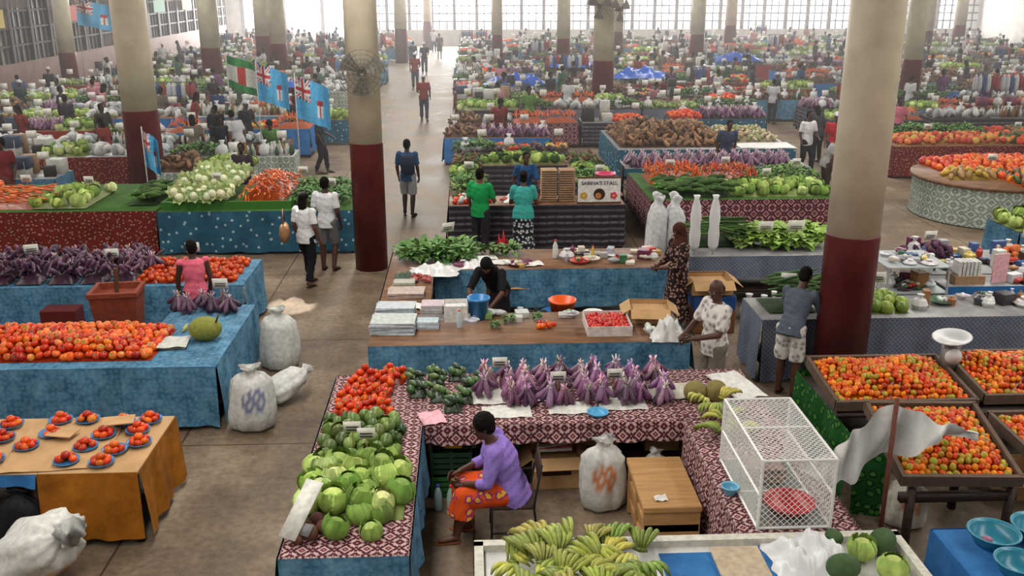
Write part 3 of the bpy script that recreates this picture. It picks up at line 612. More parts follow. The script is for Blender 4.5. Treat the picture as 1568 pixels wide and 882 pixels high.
def redbox():
    m=MB(); c=lin((128,56,36)); rg=lambda w,d,z:np.array([(-w,-d,z),(w,-d,z),(w,d,z),(-w,d,z)])
    m.add(loft([rg(.24,.2,0),rg(.3,.26,.62),rg(.32,.28,.62),rg(.32,.28,.68),rg(.27,.23,.68),rg(.26,.22,.6)],True,c))
    m.add(tube([(0,0,.6),(.02,0,.95)],.03,8,lin((90,60,40)))); m.add(bx(-.25,.25,-.2,.2,-.4,0,lin((60,40,30)))); m.obj('red_wooden_bin',[VC],(-4.75,12.45,.4),.1,smooth=False)
redbox()
m=MB() 
for k in range(3): m.add(box(.5,.3,.28,lin((96,34,30)),.01),(-6.4+k*.6,13.1,.15+.3*(k%2)))
m.obj('red_crates',[VP],smooth=False)
# ---- G produce
m=MB(); pile(m,[CAR],-9.5,-8.2,18.2,19.6,.85,.12,.22,cCar,h=.1,ori=1.2,asp=(.5,.5,1)); pile(m,[CAR],-4.45,-3.55,18.3,20.2,.9,.1,.24,cCar,h=.25,ori=.3,asp=(.5,.5,1)); m.obj('carrot_piles',[VG])
m=MB()
for i in range(6):
    for j in range(8):
        m.add(CHOY,(-5.65+i*.2,18.25+j*.26,.98+.1*(j>2)+random.uniform(0,.05)),Rm(-1.1+random.uniform(-.2,.2),0,random.uniform(-.4,.4)+(0 if j%2 else 3.1)),.36,jit((.95,.95,.9),.1))
m.obj('chinese_cabbage_pile',[VC])
m=MB(); pile(m,CABL,-8.3,-7.3,18.15,19.7,.87,.26,.13,cChin+cCab,h=.1,ori='mid'); pile(m,[EGG],-6.6,-6.05,18.4,19.6,.87,.11,.25,cGr,h=.08,ori=1.5); m.obj('cabbage_and_cucumber_pile',[VC])
m=MB(); pile(m,GRN,-3.5,-2.35,18.2,20.2,.86,.26,1.0,[(1,1,1)],h=.05,ori='up',base=False); m.obj('leafy_greens_bunches',[VC])
m=MB(); pile(m,[CAR,TOM],-11.2,-9.6,18.2,20.2,.87,.16,.12,cCar+cGr,h=.08); m.obj('mixed_vegetable_pile',[VG])
m=MB(); c=lin((60,112,44)); m.add(bx(-5.85,-3.4,18.05,18.12,.85,1.0,c)); m.add(bx(-3.47,-3.4,18.1,20.4,.85,1.0,c)); m.add(bx(-5.85,-5.78,18.1,20.4,.85,1.0,c)); m.obj('green_tray_frame',[VP],smooth=False)
# ---- I stall goods
m=MB()
for j,(x0,x1) in enumerate([(-.35,.25),(2.35,3.05)]):
    pile(m,GRN,x0,x1,19,20.4,.9,.25,1.1,[(1.2,1.2,1),(1.6,1.5,1.1)],h=.05,ori='up',base=False)
    pile(m,CABL,x0,x1,20.5,21.6,.9,.2,.1,cCab+cGr,h=.1,ori='mid'); pile(m,TUB,x0,x1,21.7,22.9,.9,.15,.1,cTub+cGr,h=.1)
pile(m,CABL,.3,2.2,22.2,22.9,.9,.22,.11,cCab+cGr,h=.1,ori='mid'); m.obj('mixed_greens_display',[VC])
m=MB()
for k in range(14): 
    for x in (1.55,1.9): m.add(box(.31,.31,.028,jit(lin((164,130,98)),.15),.006),(x,18.35,.92+k*.045),Rm(0,0,random.uniform(-.05,.05)))
m.obj('stack_of_egg_trays',[VC],smooth=False)
def sign():
    e=empty('painted_stall_sign',(2.5,18.02,.92)); m=MB(); m.add(box(.82,.02,.48,lin((226,224,218))),(0,0,.24)); m.add(box(.86,.03,.03,lin((90,60,40))),(0,0,.49)); m.add(box(.86,.03,.03,lin((90,60,40))),(0,0,.0))
    m.add(lathe([(.11,0),(.11,.02)],14,lin((60,35,25))),(0,-.01,.17),Rm(math.pi/2,0,0)); m.add(lathe([(.06,0),(.06,.022)],10,lin((190,120,60))),(-.02,-.012,.14),Rm(math.pi/2,0,0))
    for cx,cc in ((.28,(210,50,90)),(-.3,(200,150,70))):
        for a in range(5): m.add(lathe([(.03,0),(.03,.015)],8,lin(cc)),(cx+.045*math.cos(a*1.256),-.01,.14+.045*math.sin(a*1.256)),Rm(math.pi/2,0,0))
        m.add(lathe([(.02,0),(.02,.02)],8,lin((240,210,60))),(cx,-.012,.14),Rm(math.pi/2,0,0))
    m.obj('board',[VC],parent=e,smooth=False)
    cu=bpy.data.curves.new('lettering','FONT'); cu.body="SABINA'S STALL"; cu.size=.1; cu.extrude=.003; cu.align_x='CENTER'
    o=bpy.data.objects.new('lettering',cu); SC.collection.objects.link(o); o.parent=e; o.location=(0,-.016,.35); o.rotation_euler=(math.pi/2,0,0)
    mk,nt,b=nmat('sign_lettering',.5); b.inputs['Base Color'].default_value=(.05,.03,.08,1); cu.materials.append(mk)
sign()
bucket('pink_basket',2.75,19.0,.95,.2,.36,(195,70,105))
m=MB(); pile(m,[TOM,ICO1],-.3,.4,18.05,18.7,.9,.1,.05,cT+cWh+cGr,h=.05); m.obj('mixed_vegetable_pile',[VG])
crumple('red_shopping_bag',.62,17.5,.0,.3,.3,.42,(190,40,48),3); crumple('white_plastic_bags',.9,18.35,.9,.5,.4,.15,(215,215,218),9)
# ---- J
m=MB(); pile(m,[CAR],3.9,5.05,20.2,21.4,.8,.1,.2,cCar,h=.15,asp=(.5,.5,1)); m.obj('carrot_pile',[VG])
m=MB(); pile(m,CABL,5.4,7.5,18.9,20.0,.8,.24,.12,cCab,h=.1,ori='mid'); pile(m,GRN,6.4,7.6,20.1,21.4,.8,.25,1.1,[(1.4,1.3,1)],h=.05,ori='up',base=False); pile(m,[EGG],3.8,5.3,18.85,20,.8,.13,.25,cGr,h=.06,ori=1.3); m.obj('mixed_greens_display',[VC])
m=MB(); pile(m,[CAR],5.2,6.3,20.2,21.4,.8,.1,.18,[lin((190,66,46)),lin((205,124,70))],h=.12,asp=(.5,.5,1)); m.obj('chilli_pile',[VG])
m=MB()
for i in range(14):
    for j in range(3): m.add(EGGB[(i+j)%4],(3.9+i*.28,22.3+j*.28,.81),Rm(0,0,i),1.1,(1.6,1.4,1.6))
m.obj('eggplant_bunches',[VG])
stall('market_stall',[(3.7,8.1,22.1,23.1,.8,0,{'f':(1,.7)})],[METAL,BLUE2])
m=MB(); pile(m,TUB,4.0,6.9,25.0,28.0,.8,.17,.12,cTub+[lin((160,120,84))],h=.35); m.obj('taro_pile',[VC])
m=MB(); pile(m,TUB,7.0,8.5,25.8,28.0,.8,.17,.1,[lin((176,154,120)),lin((196,184,154)),lin((130,144,90))],h=.12); m.obj('ginger_pile',[VC])
sheet('white_table_cover',7.9,25.2,.8,1.5,.9,0,WHITEC,W1,1)
# ---- K lettuce etc
m=MB(); pile(m,LET,4.4,5.9,14.7,15.6,.85,.18,1.15,[(1,1,1),(1.15,1.1,1)],h=.08,ori='up',base=False); m.obj('lettuce_display',[VC])
m=MB(); pile(m,[BEAN],3.5,4.35,14.9,15.7,.87,.09,.4,cGr,h=.06,ori=.8,asp=(1.3,1.3,1)); m.obj('long_bean_bundles',[VC])
price_card(4.8,14.9,.85,.35,.25); price_card(5.3,14.9,.85,.35,.28)
openbox('cardboard_box',3.55,13.45,.6,.6,.5,.2,fill=lin((190,165,90))); MB().add(box(.62,.5,.22,lin((45,80,140)),.01)).obj('blue_crate',[VP],(3.6,13.45,.47),smooth=False); MB().add(box(.62,.5,.36,lin((120,80,50)),.01)).obj('wooden_crate',[VC],(3.6,13.45,.18),smooth=False)
for k in range(2):
    for s in range(2): sack('white_plastic_bag',3.3+s*.3,16.1+k*.3,.0,1.45,.16,seed=40+k*2+s,c=(210,210,213),pr=(210,210,213))
m=MB(); c=lin((190,190,190))
for x,y in ((3.55,14.5),(3.85,14.5)):
    m.add(tube([(x,y,.85),(x,y,1.8)],.015,6,c))
    m.add(loft([np.array([(x+r*(1+.25*math.sin(4*a+z*9))*math.cos(a),y+.6*r*(1+.25*math.sin(3*a+z*7))*math.sin(a),z) for a in np.arange(16)*math.pi/8]) for r,z in ((.03,.92),(.07,1.0),(.09,1.2),(.08,1.45),(.06,1.65),(.03,1.76),(.05,1.82))],True,lin((216,216,218))))
m.obj('plastic_bag_stand',[VP])
MIX=[(205,205,203),(180,64,54),(64,106,76),(195,170,96),(165,165,170),(60,90,136),(150,108,72),(205,196,182),(110,50,80),(60,56,54)]
def smallstuff(name,x0,x1,y0,y1,z,n,cols=MIX,hmax=.22,seed=0):
    m=MB()
    for i in range(n):
        w,d,h=random.uniform(.08,.24),random.uniform(.08,.2),random.uniform(.04,hmax); k=random.random(); p=(random.uniform(x0,x1),random.uniform(y0,y1),z)
        c=jit(lin(random.choice(cols)))
        if k<.35: m.add(box(w,d,h,c,.006),(p[0],p[1],z+h/2+.002),Rm(0,0,random.uniform(-.4,.4)))
        elif k<.5: m.add(lathe([(w*.35,0),(w*.4,h*.7),(w*.2,h*.9),(w*.18,h)],12,c),p)
        elif k<.65: m.add(lathe([(w*.5,0),(w*.8,.05),(w*.76,.05),(w*.45,.01)],12,c),p); [m.add(TOM,(p[0]+.04*math.cos(q*2),p[1]+.04*math.sin(q*2),z+.06),None,.035,jit(lin(random.choice(cols)))) for q in range(3)]
        elif k<.8: m.add(lathe([(w*.4,0),(w*.55,h*.35),(w*.4,h*.7),(w*.1,h*.85),(w*.25,h*1.1)],9,jit(lin((205,206,208)),.08)),p)
        else: m.add(TUB[i%3],(p[0],p[1],z+.05),Rm(1.5,0,i),.09,c)
    return m.obj(name,[VP],smooth=False)
m=MB(); c=lin((160,165,168))
for x in (5.75,6.6):
    for y in (12.35,13.2): m.add(tube([(x,y,0),(x,y,1.25)],.018,6,c))
for z in (.45,.88,1.25): m.add(bx(5.73,6.62,12.33,13.22,z-.015,z,lin((160,168,170))))
m.obj('display_shelf',[VP],smooth=False); smallstuff('shelf_goods',5.85,6.5,12.45,13.1,.88,20); smallstuff('shelf_goods',5.85,6.5,12.45,13.1,.45,14,MIX,.3); smallstuff('shelf_goods',5.85,6.5,12.45,13.1,1.25,14,MIX,.08)
m=MB(); pile(m,[oval(ICO2,(1,1,1))],5.05,5.7,11.5,12.15,.88,.14,.085,[lin((130,152,62)),lin((110,140,56))],h=.06); m.obj('green_guava_pile',[VG])
m=MB(); pile(m,[BEAN],3.85,4.5,11.55,12.15,.9,.08,.45,[lin((62,92,48)),lin((80,108,60))],h=.04,ori=1.6,asp=(1.5,1.5,1)); m.obj('long_bean_bundles',[VC])
smallstuff('stall_goods',6.8,10.5,13.4,14.5,.85,110,MIX,.3); m=MB(); pile(m,[TUB[0]],6.9,7.6,14.0,14.5,.86,.12,.1,[lin((88,54,80))],h=.12); pile(m,[TOM],8.3,8.9,13.9,14.4,.86,.12,.07,[lin((190,150,60)),lin((194,92,40))],h=.08); m.obj('purple_yam_pile',[VC])
m=MB()
for k in range(6): m.add(box(.04,.2,.32,jit(lin((205,205,202)),.1)),(6.95+k*.055,12.8,1.05))
m.add(bx(6.88,7.32,12.68,12.95,.88,1.0,lin((166,132,98)))); m.obj('box_of_brochures',[VC],smooth=False)
MB().add(box(.25,.02,.42,lin((225,170,178)))).obj('pink_notice_card',[VC],(7.55,12.75,1.1),.2,smooth=False)
stall('market_stall',[(6.7,11,12.6,13.15,.88,0,{'f':(1,.5)})],[METAL,BLUEP])
smallstuff('stall_goods',7.7,9,12.65,13.1,.88,26)
smallstuff('stall_goods',5.9,8.4,11.5,12.15,.88,34,[(205,205,203),(64,106,76),(60,60,66),(150,108,72)],.22)
smallstuff('stall_goods',-.4,.0,12.4,13.0,.0,5,MIX,.3); smallstuff('stall_goods',1.5,3.0,14.2,14.9,.8,26,MIX,.16); smallstuff('stall_goods',-.5,.9,14.1,14.4,.8,12,MIX,.1); smallstuff('stall_goods',-.45,1.4,11.6,11.95,.8,12,[(205,205,203),(190,190,195),(120,150,90)],.08)
smallstuff('goods_inside_stall',.2,2.0,12.6,13.8,.0,14,MIX,.35); smallstuff('goods_inside_stall',-8.5,-4.2,12.0,13.2,.0,30,MIX,.5); smallstuff('stall_goods',2.2,2.6,10.95,11.35,.8,4,[(205,205,203)],.1)
smallstuff('goods_under_stall',-.3,2.0,9.0,9.7,.26,16,MIX,.22); smallstuff('goods_inside_stall',4.2,5.6,12.6,14.2,.0,16,MIX,.6)
smallstuff('stall_goods',-12,-9,18.2,20.3,.85,30,MIX,.25); smallstuff('stall_goods',.5,1.4,18.1,18.7,.9,10,MIX,.25)
crumple('white_plastic_bags',5.0,12.9,.0,.7,.6,.5,(210,210,212),31); crumple('white_plastic_bags',8.8,12.9,.88,.5,.35,.2,(214,214,216),32)
# ---- C tomato trays
def tray(name,x,y,z,w,d,rz,tilt,cols=cTo,h=.1,front=True):
    e=empty(name,(x,y,z)); e.rotation_euler=(tilt,0,rz); m=MB(); c=lin((96,78,64))
    m.add(bx(-w/2,w/2,-d/2,d/2,-.02,.0,c)); 
    for s in (-1,1): m.add(bx(-w/2-.02,w/2+.02,s*d/2-.02,s*d/2+.02,-.03,.08,c)); m.add(bx(s*w/2-.02,s*w/2+.02,-d/2,d/2,-.03,.08,c))
    m.obj('timber_tray',[VC],parent=e,smooth=False); m=MB()
    pile(m,[TOM],-w/2+.04,w/2-.04,-d/2+.04,d/2-.04,.0,.062,.036,cols,h=h,ja=.22); m.obj('cherry_tomatoes',[VG],parent=e)
    return e
tray('tomato_tray',4.28,7.75,.95,1.02,1.05,-.06,.22)
tray('tomato_tray',4.45,9.25,.9,1.45,.95,0,.12,h=.16); tray('tomato_tray',6.0,9.3,.92,1.4,.95,0,.12,h=.18); tray('tomato_tray',5.85,7.9,.85,1.5,1.0,0,.05)
m=MB()
for x,y in ((3.85,7.3),(4.75,7.3),(3.85,8.2),(4.75,8.2)): m.add(bx(x-.03,x+.03,y-.03,y+.03,0,.76 if y<8 else .93,m=1))
m.add(bx(3.75,4.8,7.28,7.34,.62,.7,m=1)); m.add(bx(3.7,6.8,8.75,9.75,.74,.78,m=1)); m.add(bx(3.75,6.8,8.8,9.7,.25,.28,m=1))
for x in (3.75,5.2,6.75):
    for y in (8.8,9.7): m.add(bx(x-.03,x+.03,y-.03,y+.03,0,.75,m=1))
skirt(m,(3.66,8.15),(3.66,9.8),.84,.78,0,.04,(-1,0)); skirt(m,(3.66,9.8),(4.4,9.8),.84,.78,0,.03,(0,1)); skirt(m,(3.66,8.15),(3.95,8.0),.8,.74,0,.03,(0,-1))
m.obj('tomato_tray_stand',[GREENC,DARKW])
smallstuff('boxes_under_stall',4.0,6.5,8.9,9.5,.28,14,MIX,.3); openbox('cardboard_box',5.6,8.5,0,.5,.4,.3)
m=MB(); m.add(tube([(3.62,7.3,.0),(3.61,7.3,1.62)],.022,8,lin((110,62,50)))); m.obj('wooden_post',[VC])
def drape():
    m=MB()
    def f(u,v):
        xs=np.interp(u,[0,.35,.5,.75,1],[3.0,3.35,3.62,4.0,4.42]); zt=np.interp(u,[0,.35,.5,.75,1],[.98,1.34,1.56,1.38,1.24])
        L=np.interp(u,[0,.15,.35,.5,.75,1],[.1,.34,.52,.6,.18,.07])
        return (xs-.10*v*(1-u),7.36+.05*math.sin(u*21+v*3)*(.3+v)+.09*v*math.cos(u*13)+.03*math.sin(u*47),zt-v*L+.02*math.sin(u*31+v*5))
    m.add(grid(60,16,f)); m.obj('hanging_white_cloth',[WHITEC])
drape()
m=MB(); m.add(lathe([(.001,0),(.12,.01),(.2,.05),(.205,.055),(.19,.06),(.11,.02),(.001,.015)],24,lin((180,180,180))),(0,0,.32),Rm(.1,-.15,0)); m.add(bx(-.08,.08,-.06,.06,0,.3,lin((130,130,130)))); m.add(lathe([(.09,0),(.09,.03)],18,lin((215,215,215))),(0,-.06,.17),Rm(math.pi/2,0,0)); m.obj('weighing_scale',[VP],(5.22,9.5,.95))
# ---- D & B
stall('market_stall',[(3.72,5.4,5.4,6.65,.75,0,{'l':(0,.7),'b':(0,.7)})],[BLUEP])
for x,y,r in ((4.1,6.42,.19),(4.5,6.5,.19),(4.08,6.02,.17),(4.5,6.1,.18)): bowl('teal_basin',x,y,.75,r,.12,(44,126,150))
m=MB(); pile(m,[TOM],4.42,4.58,6.02,6.18,.78,.07,.045,cT,h=.06); pile(m,[TOM],4.02,4.14,6.36,6.48,.77,.1,.05,[lin((180,120,145))],h=.0); m.obj('tomatoes_in_basins',[VG])
stall('market_stall',[(0.02,3.34,5.0,6.5,.78,1,{'b':(0,.6)})],[WHITEC,WHITEC])
m=MB(); c=lin((205,202,190))
for a in ((0.0,3.36,6.44,6.52),(0,.07,5,6.5),(3.29,3.36,5,6.5)): m.add(bx(*a,.78,.84,c))
m.obj('white_stall_rim',[VC],smooth=False)
m=MB(); m.add(bx(1.42,2.0,5.3,6.35,.785,.79)); m.add(bx(2.15,2.4,5.3,6.42,.785,.792)); m.obj('blue_table_sheet',[BLUEP],smooth=False)
m=MB(); m.add(bx(1.82,2.2,5.5,6.38,.8,.82,lin((186,168,144)),b=.005)); m.obj('chopping_board',[VC],smooth=False)
crumple('white_plastic_bags',2.55,6.2,.79,.62,.5,.2,(216,218,220),12)
m=MB(); 
for i,(x,y,s) in enumerate([(2.72,5.98,.1),(2.95,6.2,.11),(2.8,6.38,.06),(3.08,5.95,.12),(3.15,6.3,.1)]):
    m.add(CABS[i%4] if i%2 else oval(ICO2,(1.3,1,1)),(x,y,.88),Rm(0,0,i),s,lin((66,92,56)) if i%2==0 else cCab[0])
m.obj('watermelons_and_cabbages',[VC])
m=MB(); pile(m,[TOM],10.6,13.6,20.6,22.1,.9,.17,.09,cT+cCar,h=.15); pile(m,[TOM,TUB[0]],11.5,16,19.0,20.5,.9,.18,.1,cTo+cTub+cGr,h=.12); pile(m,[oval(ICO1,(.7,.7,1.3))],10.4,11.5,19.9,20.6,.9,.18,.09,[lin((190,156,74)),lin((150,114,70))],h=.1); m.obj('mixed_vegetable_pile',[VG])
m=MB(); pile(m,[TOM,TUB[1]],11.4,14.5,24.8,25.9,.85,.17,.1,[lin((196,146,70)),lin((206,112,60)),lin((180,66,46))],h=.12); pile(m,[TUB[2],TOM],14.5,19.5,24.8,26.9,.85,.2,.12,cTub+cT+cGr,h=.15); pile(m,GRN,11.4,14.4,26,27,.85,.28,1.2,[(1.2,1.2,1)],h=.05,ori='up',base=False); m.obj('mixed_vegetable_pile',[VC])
# ------------------------------------------------------------------ far stalls
def patch(kind,sd):
    random.seed(sd); m=MB(); a=(-.5,.5,-.45,.45,0)
    if kind=='tom': pile(m,[TOM],*a,.13,.07,cT,h=.12)
    elif kind=='greens': pile(m,GRN,*a,.24,1.1,[(1.0,1.0,1),(1.4,1.3,1.2)],h=.06,ori='up',base=False)
    elif kind=='cab': pile(m,CABL,*a,.24,.12,cCab+cChin,h=.12,ori='mid')
    elif kind=='tub': pile(m,TUB,*a,.15,.1,cTub,h=.2)
    elif kind=='car': pile(m,[CAR],*a,.13,.2,cCar,h=.12,asp=(.5,.5,1))
    elif kind=='egg':
        for i in range(4):
            for j in range(3): m.add(EGGB[(i+j)%4],(-.38+i*.25,-.3+j*.3,.01),Rm(0,0,i*j),1.1,(1.6,1.4,1.6))
    elif kind=='lime': pile(m,[ICO1],*a,.14,.07,[lin((120,142,76)),lin((146,158,94)),lin((92,116,64))],h=.12)
    elif kind=='white':
        for i in range(9): m.add(TUB[i%3],(random.uniform(-.4,.4),random.uniform(-.35,.35),.12),Rm(random.random(),random.random(),i),(.2,.2,.17),jit(random.choice(cWh),.1))
    elif kind=='mix':
        for i in range(3):
            for j in range(3):
                cc=random.choice([cT,cCar,cGr,cTub,cEg,[lin((205,180,90))]]); x=-.33+.33*i;y=-.3+.3*j; pile(m,[TOM,ICO1],x-.13,x+.13,y-.12,y+.12,0,.09,.05,cc,h=.09)
    elif kind=='box':
        for i in range(5):
            w=random.uniform(.25,.4); h=random.uniform(.12,.45); m.add(box(w,w*.8,h,jit(lin(random.choice([(150,118,86),(60,70,90),(190,190,185),(50,46,44)])),.01),.01),(-.3+.6*(i%2),-.22+.44*(i//2%2),h/2+.2*(i==4)),Rm(0,0,random.uniform(-.3,.3)))
    elif kind=='rack':
        c=lin((90,86,82))
        for x in (-.45,.45): m.add(tube([(x,0,0),(x,0,1.0)],.02,5,c))
        m.add(tube([(-.48,0,1.0),(.48,0,1.0)],.02,5,c))
        for i in range(6):
            m.add(lathe([(.02,0),(.1,-.12),(.12,-.35),(.05,-.5)],9,jit(lin(random.choice([(205,205,205),(180,184,188),(60,80,120),(140,60,60),(60,60,60)])),.1)),(-.4+i*.16,-.02,1.0),None,(.8,.6,random.uniform(.8,1.4)))
        for i in range(5): w=random.uniform(.15,.3); m.add(box(w,w,w,jit(lin(random.choice(MIX)))),(random.uniform(-.4,.4),random.uniform(-.35,.1),w/2))
    elif kind=='bottles':
        for i in range(22): h=random.uniform(.2,.34); m.add(lathe([(.045,0),(.045,h*.6),(.018,h*.85),(.018,h)],7,jit(lin(random.choice([(180,190,180),(90,60,40),(150,110,60),(60,90,60),(200,200,200)])))),(-.42+.12*(i%8),-.3+.25*(i//8),0))
    if random.random()<.7:
        m.add(tube([(.2,-.2,0),(.2,-.22,.5)],.008,4,lin((150,120,80)))); m.add(box(.24,.01,.18,lin((215,213,206))),(.2,-.23,.5),Rm(-.1,0,.2))
    if random.random()<.6: m.add(lathe([(.1,0),(.15,.1),(.12,.24),(.03,.3),(.08,.38)],9,jit(lin((205,206,208)),.08)),(random.uniform(-.35,.35),-.3,0))
    return m.mesh('produce_'+kind,[VC])
PK={k:[patch(k,i*7+len(k)) for i in range(3)] for k in ['tom','greens','cab','tub','car','egg','lime','white','mix','box','rack','bottles']}
random.seed(11)
CL=[BLUE2,REDC,MAROON,DARKP,GREYP,DARKP,BLUEP,REDP,BLUE,MINT]
TM={}
def tablemesh(L,cl):
    k=(round(L,1),cl.name)
    if k not in TM:
        m=MB(); arm(m,-L/2,L/2,-.55,.55,.8,0,{'f':(1,.7),'l':(1,.7),'r':(1,.7)}); TM[k]=m.mesh('table',[random.choice([WOOD,METAL,DARKW]) ,cl]+[DARKW]*8)
    return TM[k]
def farrow(x0,x1,y,wts):
    x=x0+random.uniform(0,.4)
    while x<x1-1.5:
        L=random.choice([2.0,3.0,4.0,3.0]); L=min(L,x1-x); L=max(2.0,math.floor(L))
        if x+L>x1+.5: break
        e=empty('market_stall',(x+L/2,y+random.uniform(-.22,.22),0)); e.rotation_euler=(0,0,random.uniform(-.02,.02)); zs=random.uniform(.92,1.1); e.scale=(1,1,zs)
        place(tablemesh(L,random.choice(CL)),'table',parent=e)
        kinds=random.choices(list(wts),weights=list(wts.values()),k=int(L))
        for i,k in enumerate(kinds):
            if random.random()<.35 and i>0: k=kinds[i-1]
            place(random.choice(PK[k]),'produce',(-L/2+.5+i,0,.8),random.choice([0,math.pi]) if k!='rack' else 0,e,sc=1)
        x+=L+random.choice([.15,.15,.8])
WL=dict(tom=.7,greens=1.4,cab=1.2,tub=1.3,car=.6,egg=.8,lime=.8,white=3.0,mix=1.6,box=2.2,rack=.8,bottles=1.4)
WR=dict(tom=1.5,greens=2.8,cab=1.4,tub=2.6,car=.9,egg=.7,lime=1.4,white=1.4,mix=2.2,box=1.3,rack=.5,bottles=.7)
LR=[22.2,24.6,26.8,29,31.4,33.9,36.3,38.8,41.2,43.9,46.9,50,53.5,57,61,65,69,73]
RR=[25.2,27.6,30.5,33.2,36,38.8,41.6,44.4,47.4,50.5,54,57.5,61,65,69,73]
for y in LR: farrow(-17.5 if y>24 else -12.5,-4.2 if y>24 else -8.8,y,WL)
farrow(-7.2,-4.3,22.2,WL)
for y in RR:
    if y<30: farrow(-.7,3.3,y,WR)
    else: farrow(-.7,10.5 if y<36 else 14,y,WR)
    farrow(21 if y<29 else (11.4 if y<36 else 14.6),min(39,14+y*.5),y,WR)
farrow(17.6,24,22,WR); farrow(9.3,14,16.2,WR)
for x,y in ((2.0,38.9),(7.4,41.7),(5.0,47.2),(-8,38.7),(14,50.4)): crumple('blue_tarpaulin',x,y,1.05,2.6,1.3,.4,(40,86,175),x)
stall('market_stall',[(-18.3,-17.8,25,33,.9,0,{'r':(0,.8),'f':(0,.8)})],[REDP])
m=MB()
for k,(y,c_) in enumerate([(28,(200,200,196)),(33,(60,100,150)),(38.5,(190,170,90)),(47,(170,60,50)),(53,(200,200,200)),(60,(70,120,90)),(66,(190,120,60))]): m.add(bx(-18.58,-18.54,y,y+2.2,3.2,3.9,lin(c_)))
m.obj('stall_signboards',[VC],smooth=False)
# ------------------------------------------------------------------ people
def remesh(parts,vox,sm=3):
    m=MB()
    for p in parts: m.add(p)
    me=m.mesh('tmp',[]); o=bpy.data.objects.new('tmp',me); SC.collection.objects.link(o)
    r=o.modifiers.new('r','REMESH'); r.mode='VOXEL'; r.voxel_size=vox; r.adaptivity=0
    s=o.modifiers.new('s','SMOOTH'); s.factor=.5; s.iterations=sm
    dg=bpy.context.evaluated_depsgraph_get(); e=o.evaluated_get(dg); q=e.to_mesh()
    nv=len(q.vertices);nl=len(q.loops);nf=len(q.polygons)
    v=np.zeros(nv*3,np.float32);q.vertices.foreach_get('co',v); l=np.zeros(nl,np.int32);q.loops.foreach_get('vertex_index',l); n=np.zeros(nf,np.int32); q.polygons.foreach_get('loop_total',n)
    e.to_mesh_clear(); bpy.data.objects.remove(o); bpy.data.meshes.remove(me)
    v=v.reshape(-1,3).astype(float); return dict(v=v,l=l.astype(int),n=n.astype(int),c=np.ones_like(v),m=np.zeros(nf,int))
BASE={'P':(0,0,.93),'C':(0,0,1.2),'N':(0,.01,1.42),'H':(0,-.02,1.575),'LS':(.175,.0,1.375),'LE':(.225,.03,1.1),'LW':(.225,-.08,.87),'LH':(.088,0,.9),'LK':(.1,-.015,.49),'LA':(.1,.02,.085),'LT':(.12,-.13,.03)}
for k in list(BASE):
    if k[0]=='L': BASE['R'+k[1:]]=(-BASE[k][0],)+BASE[k][1:]
def wavefold(t,amp=.006,k=38,dirs=(1,.3,.6)):
    v=t['v']; t['v']=v+amp*(np.sin(v@np.array(dirs)*k)+.6*np.sin(v@np.array([.4,1,-.9])*k*1.6))[:,None]*np.array([[.6,.6,.1]]); return t
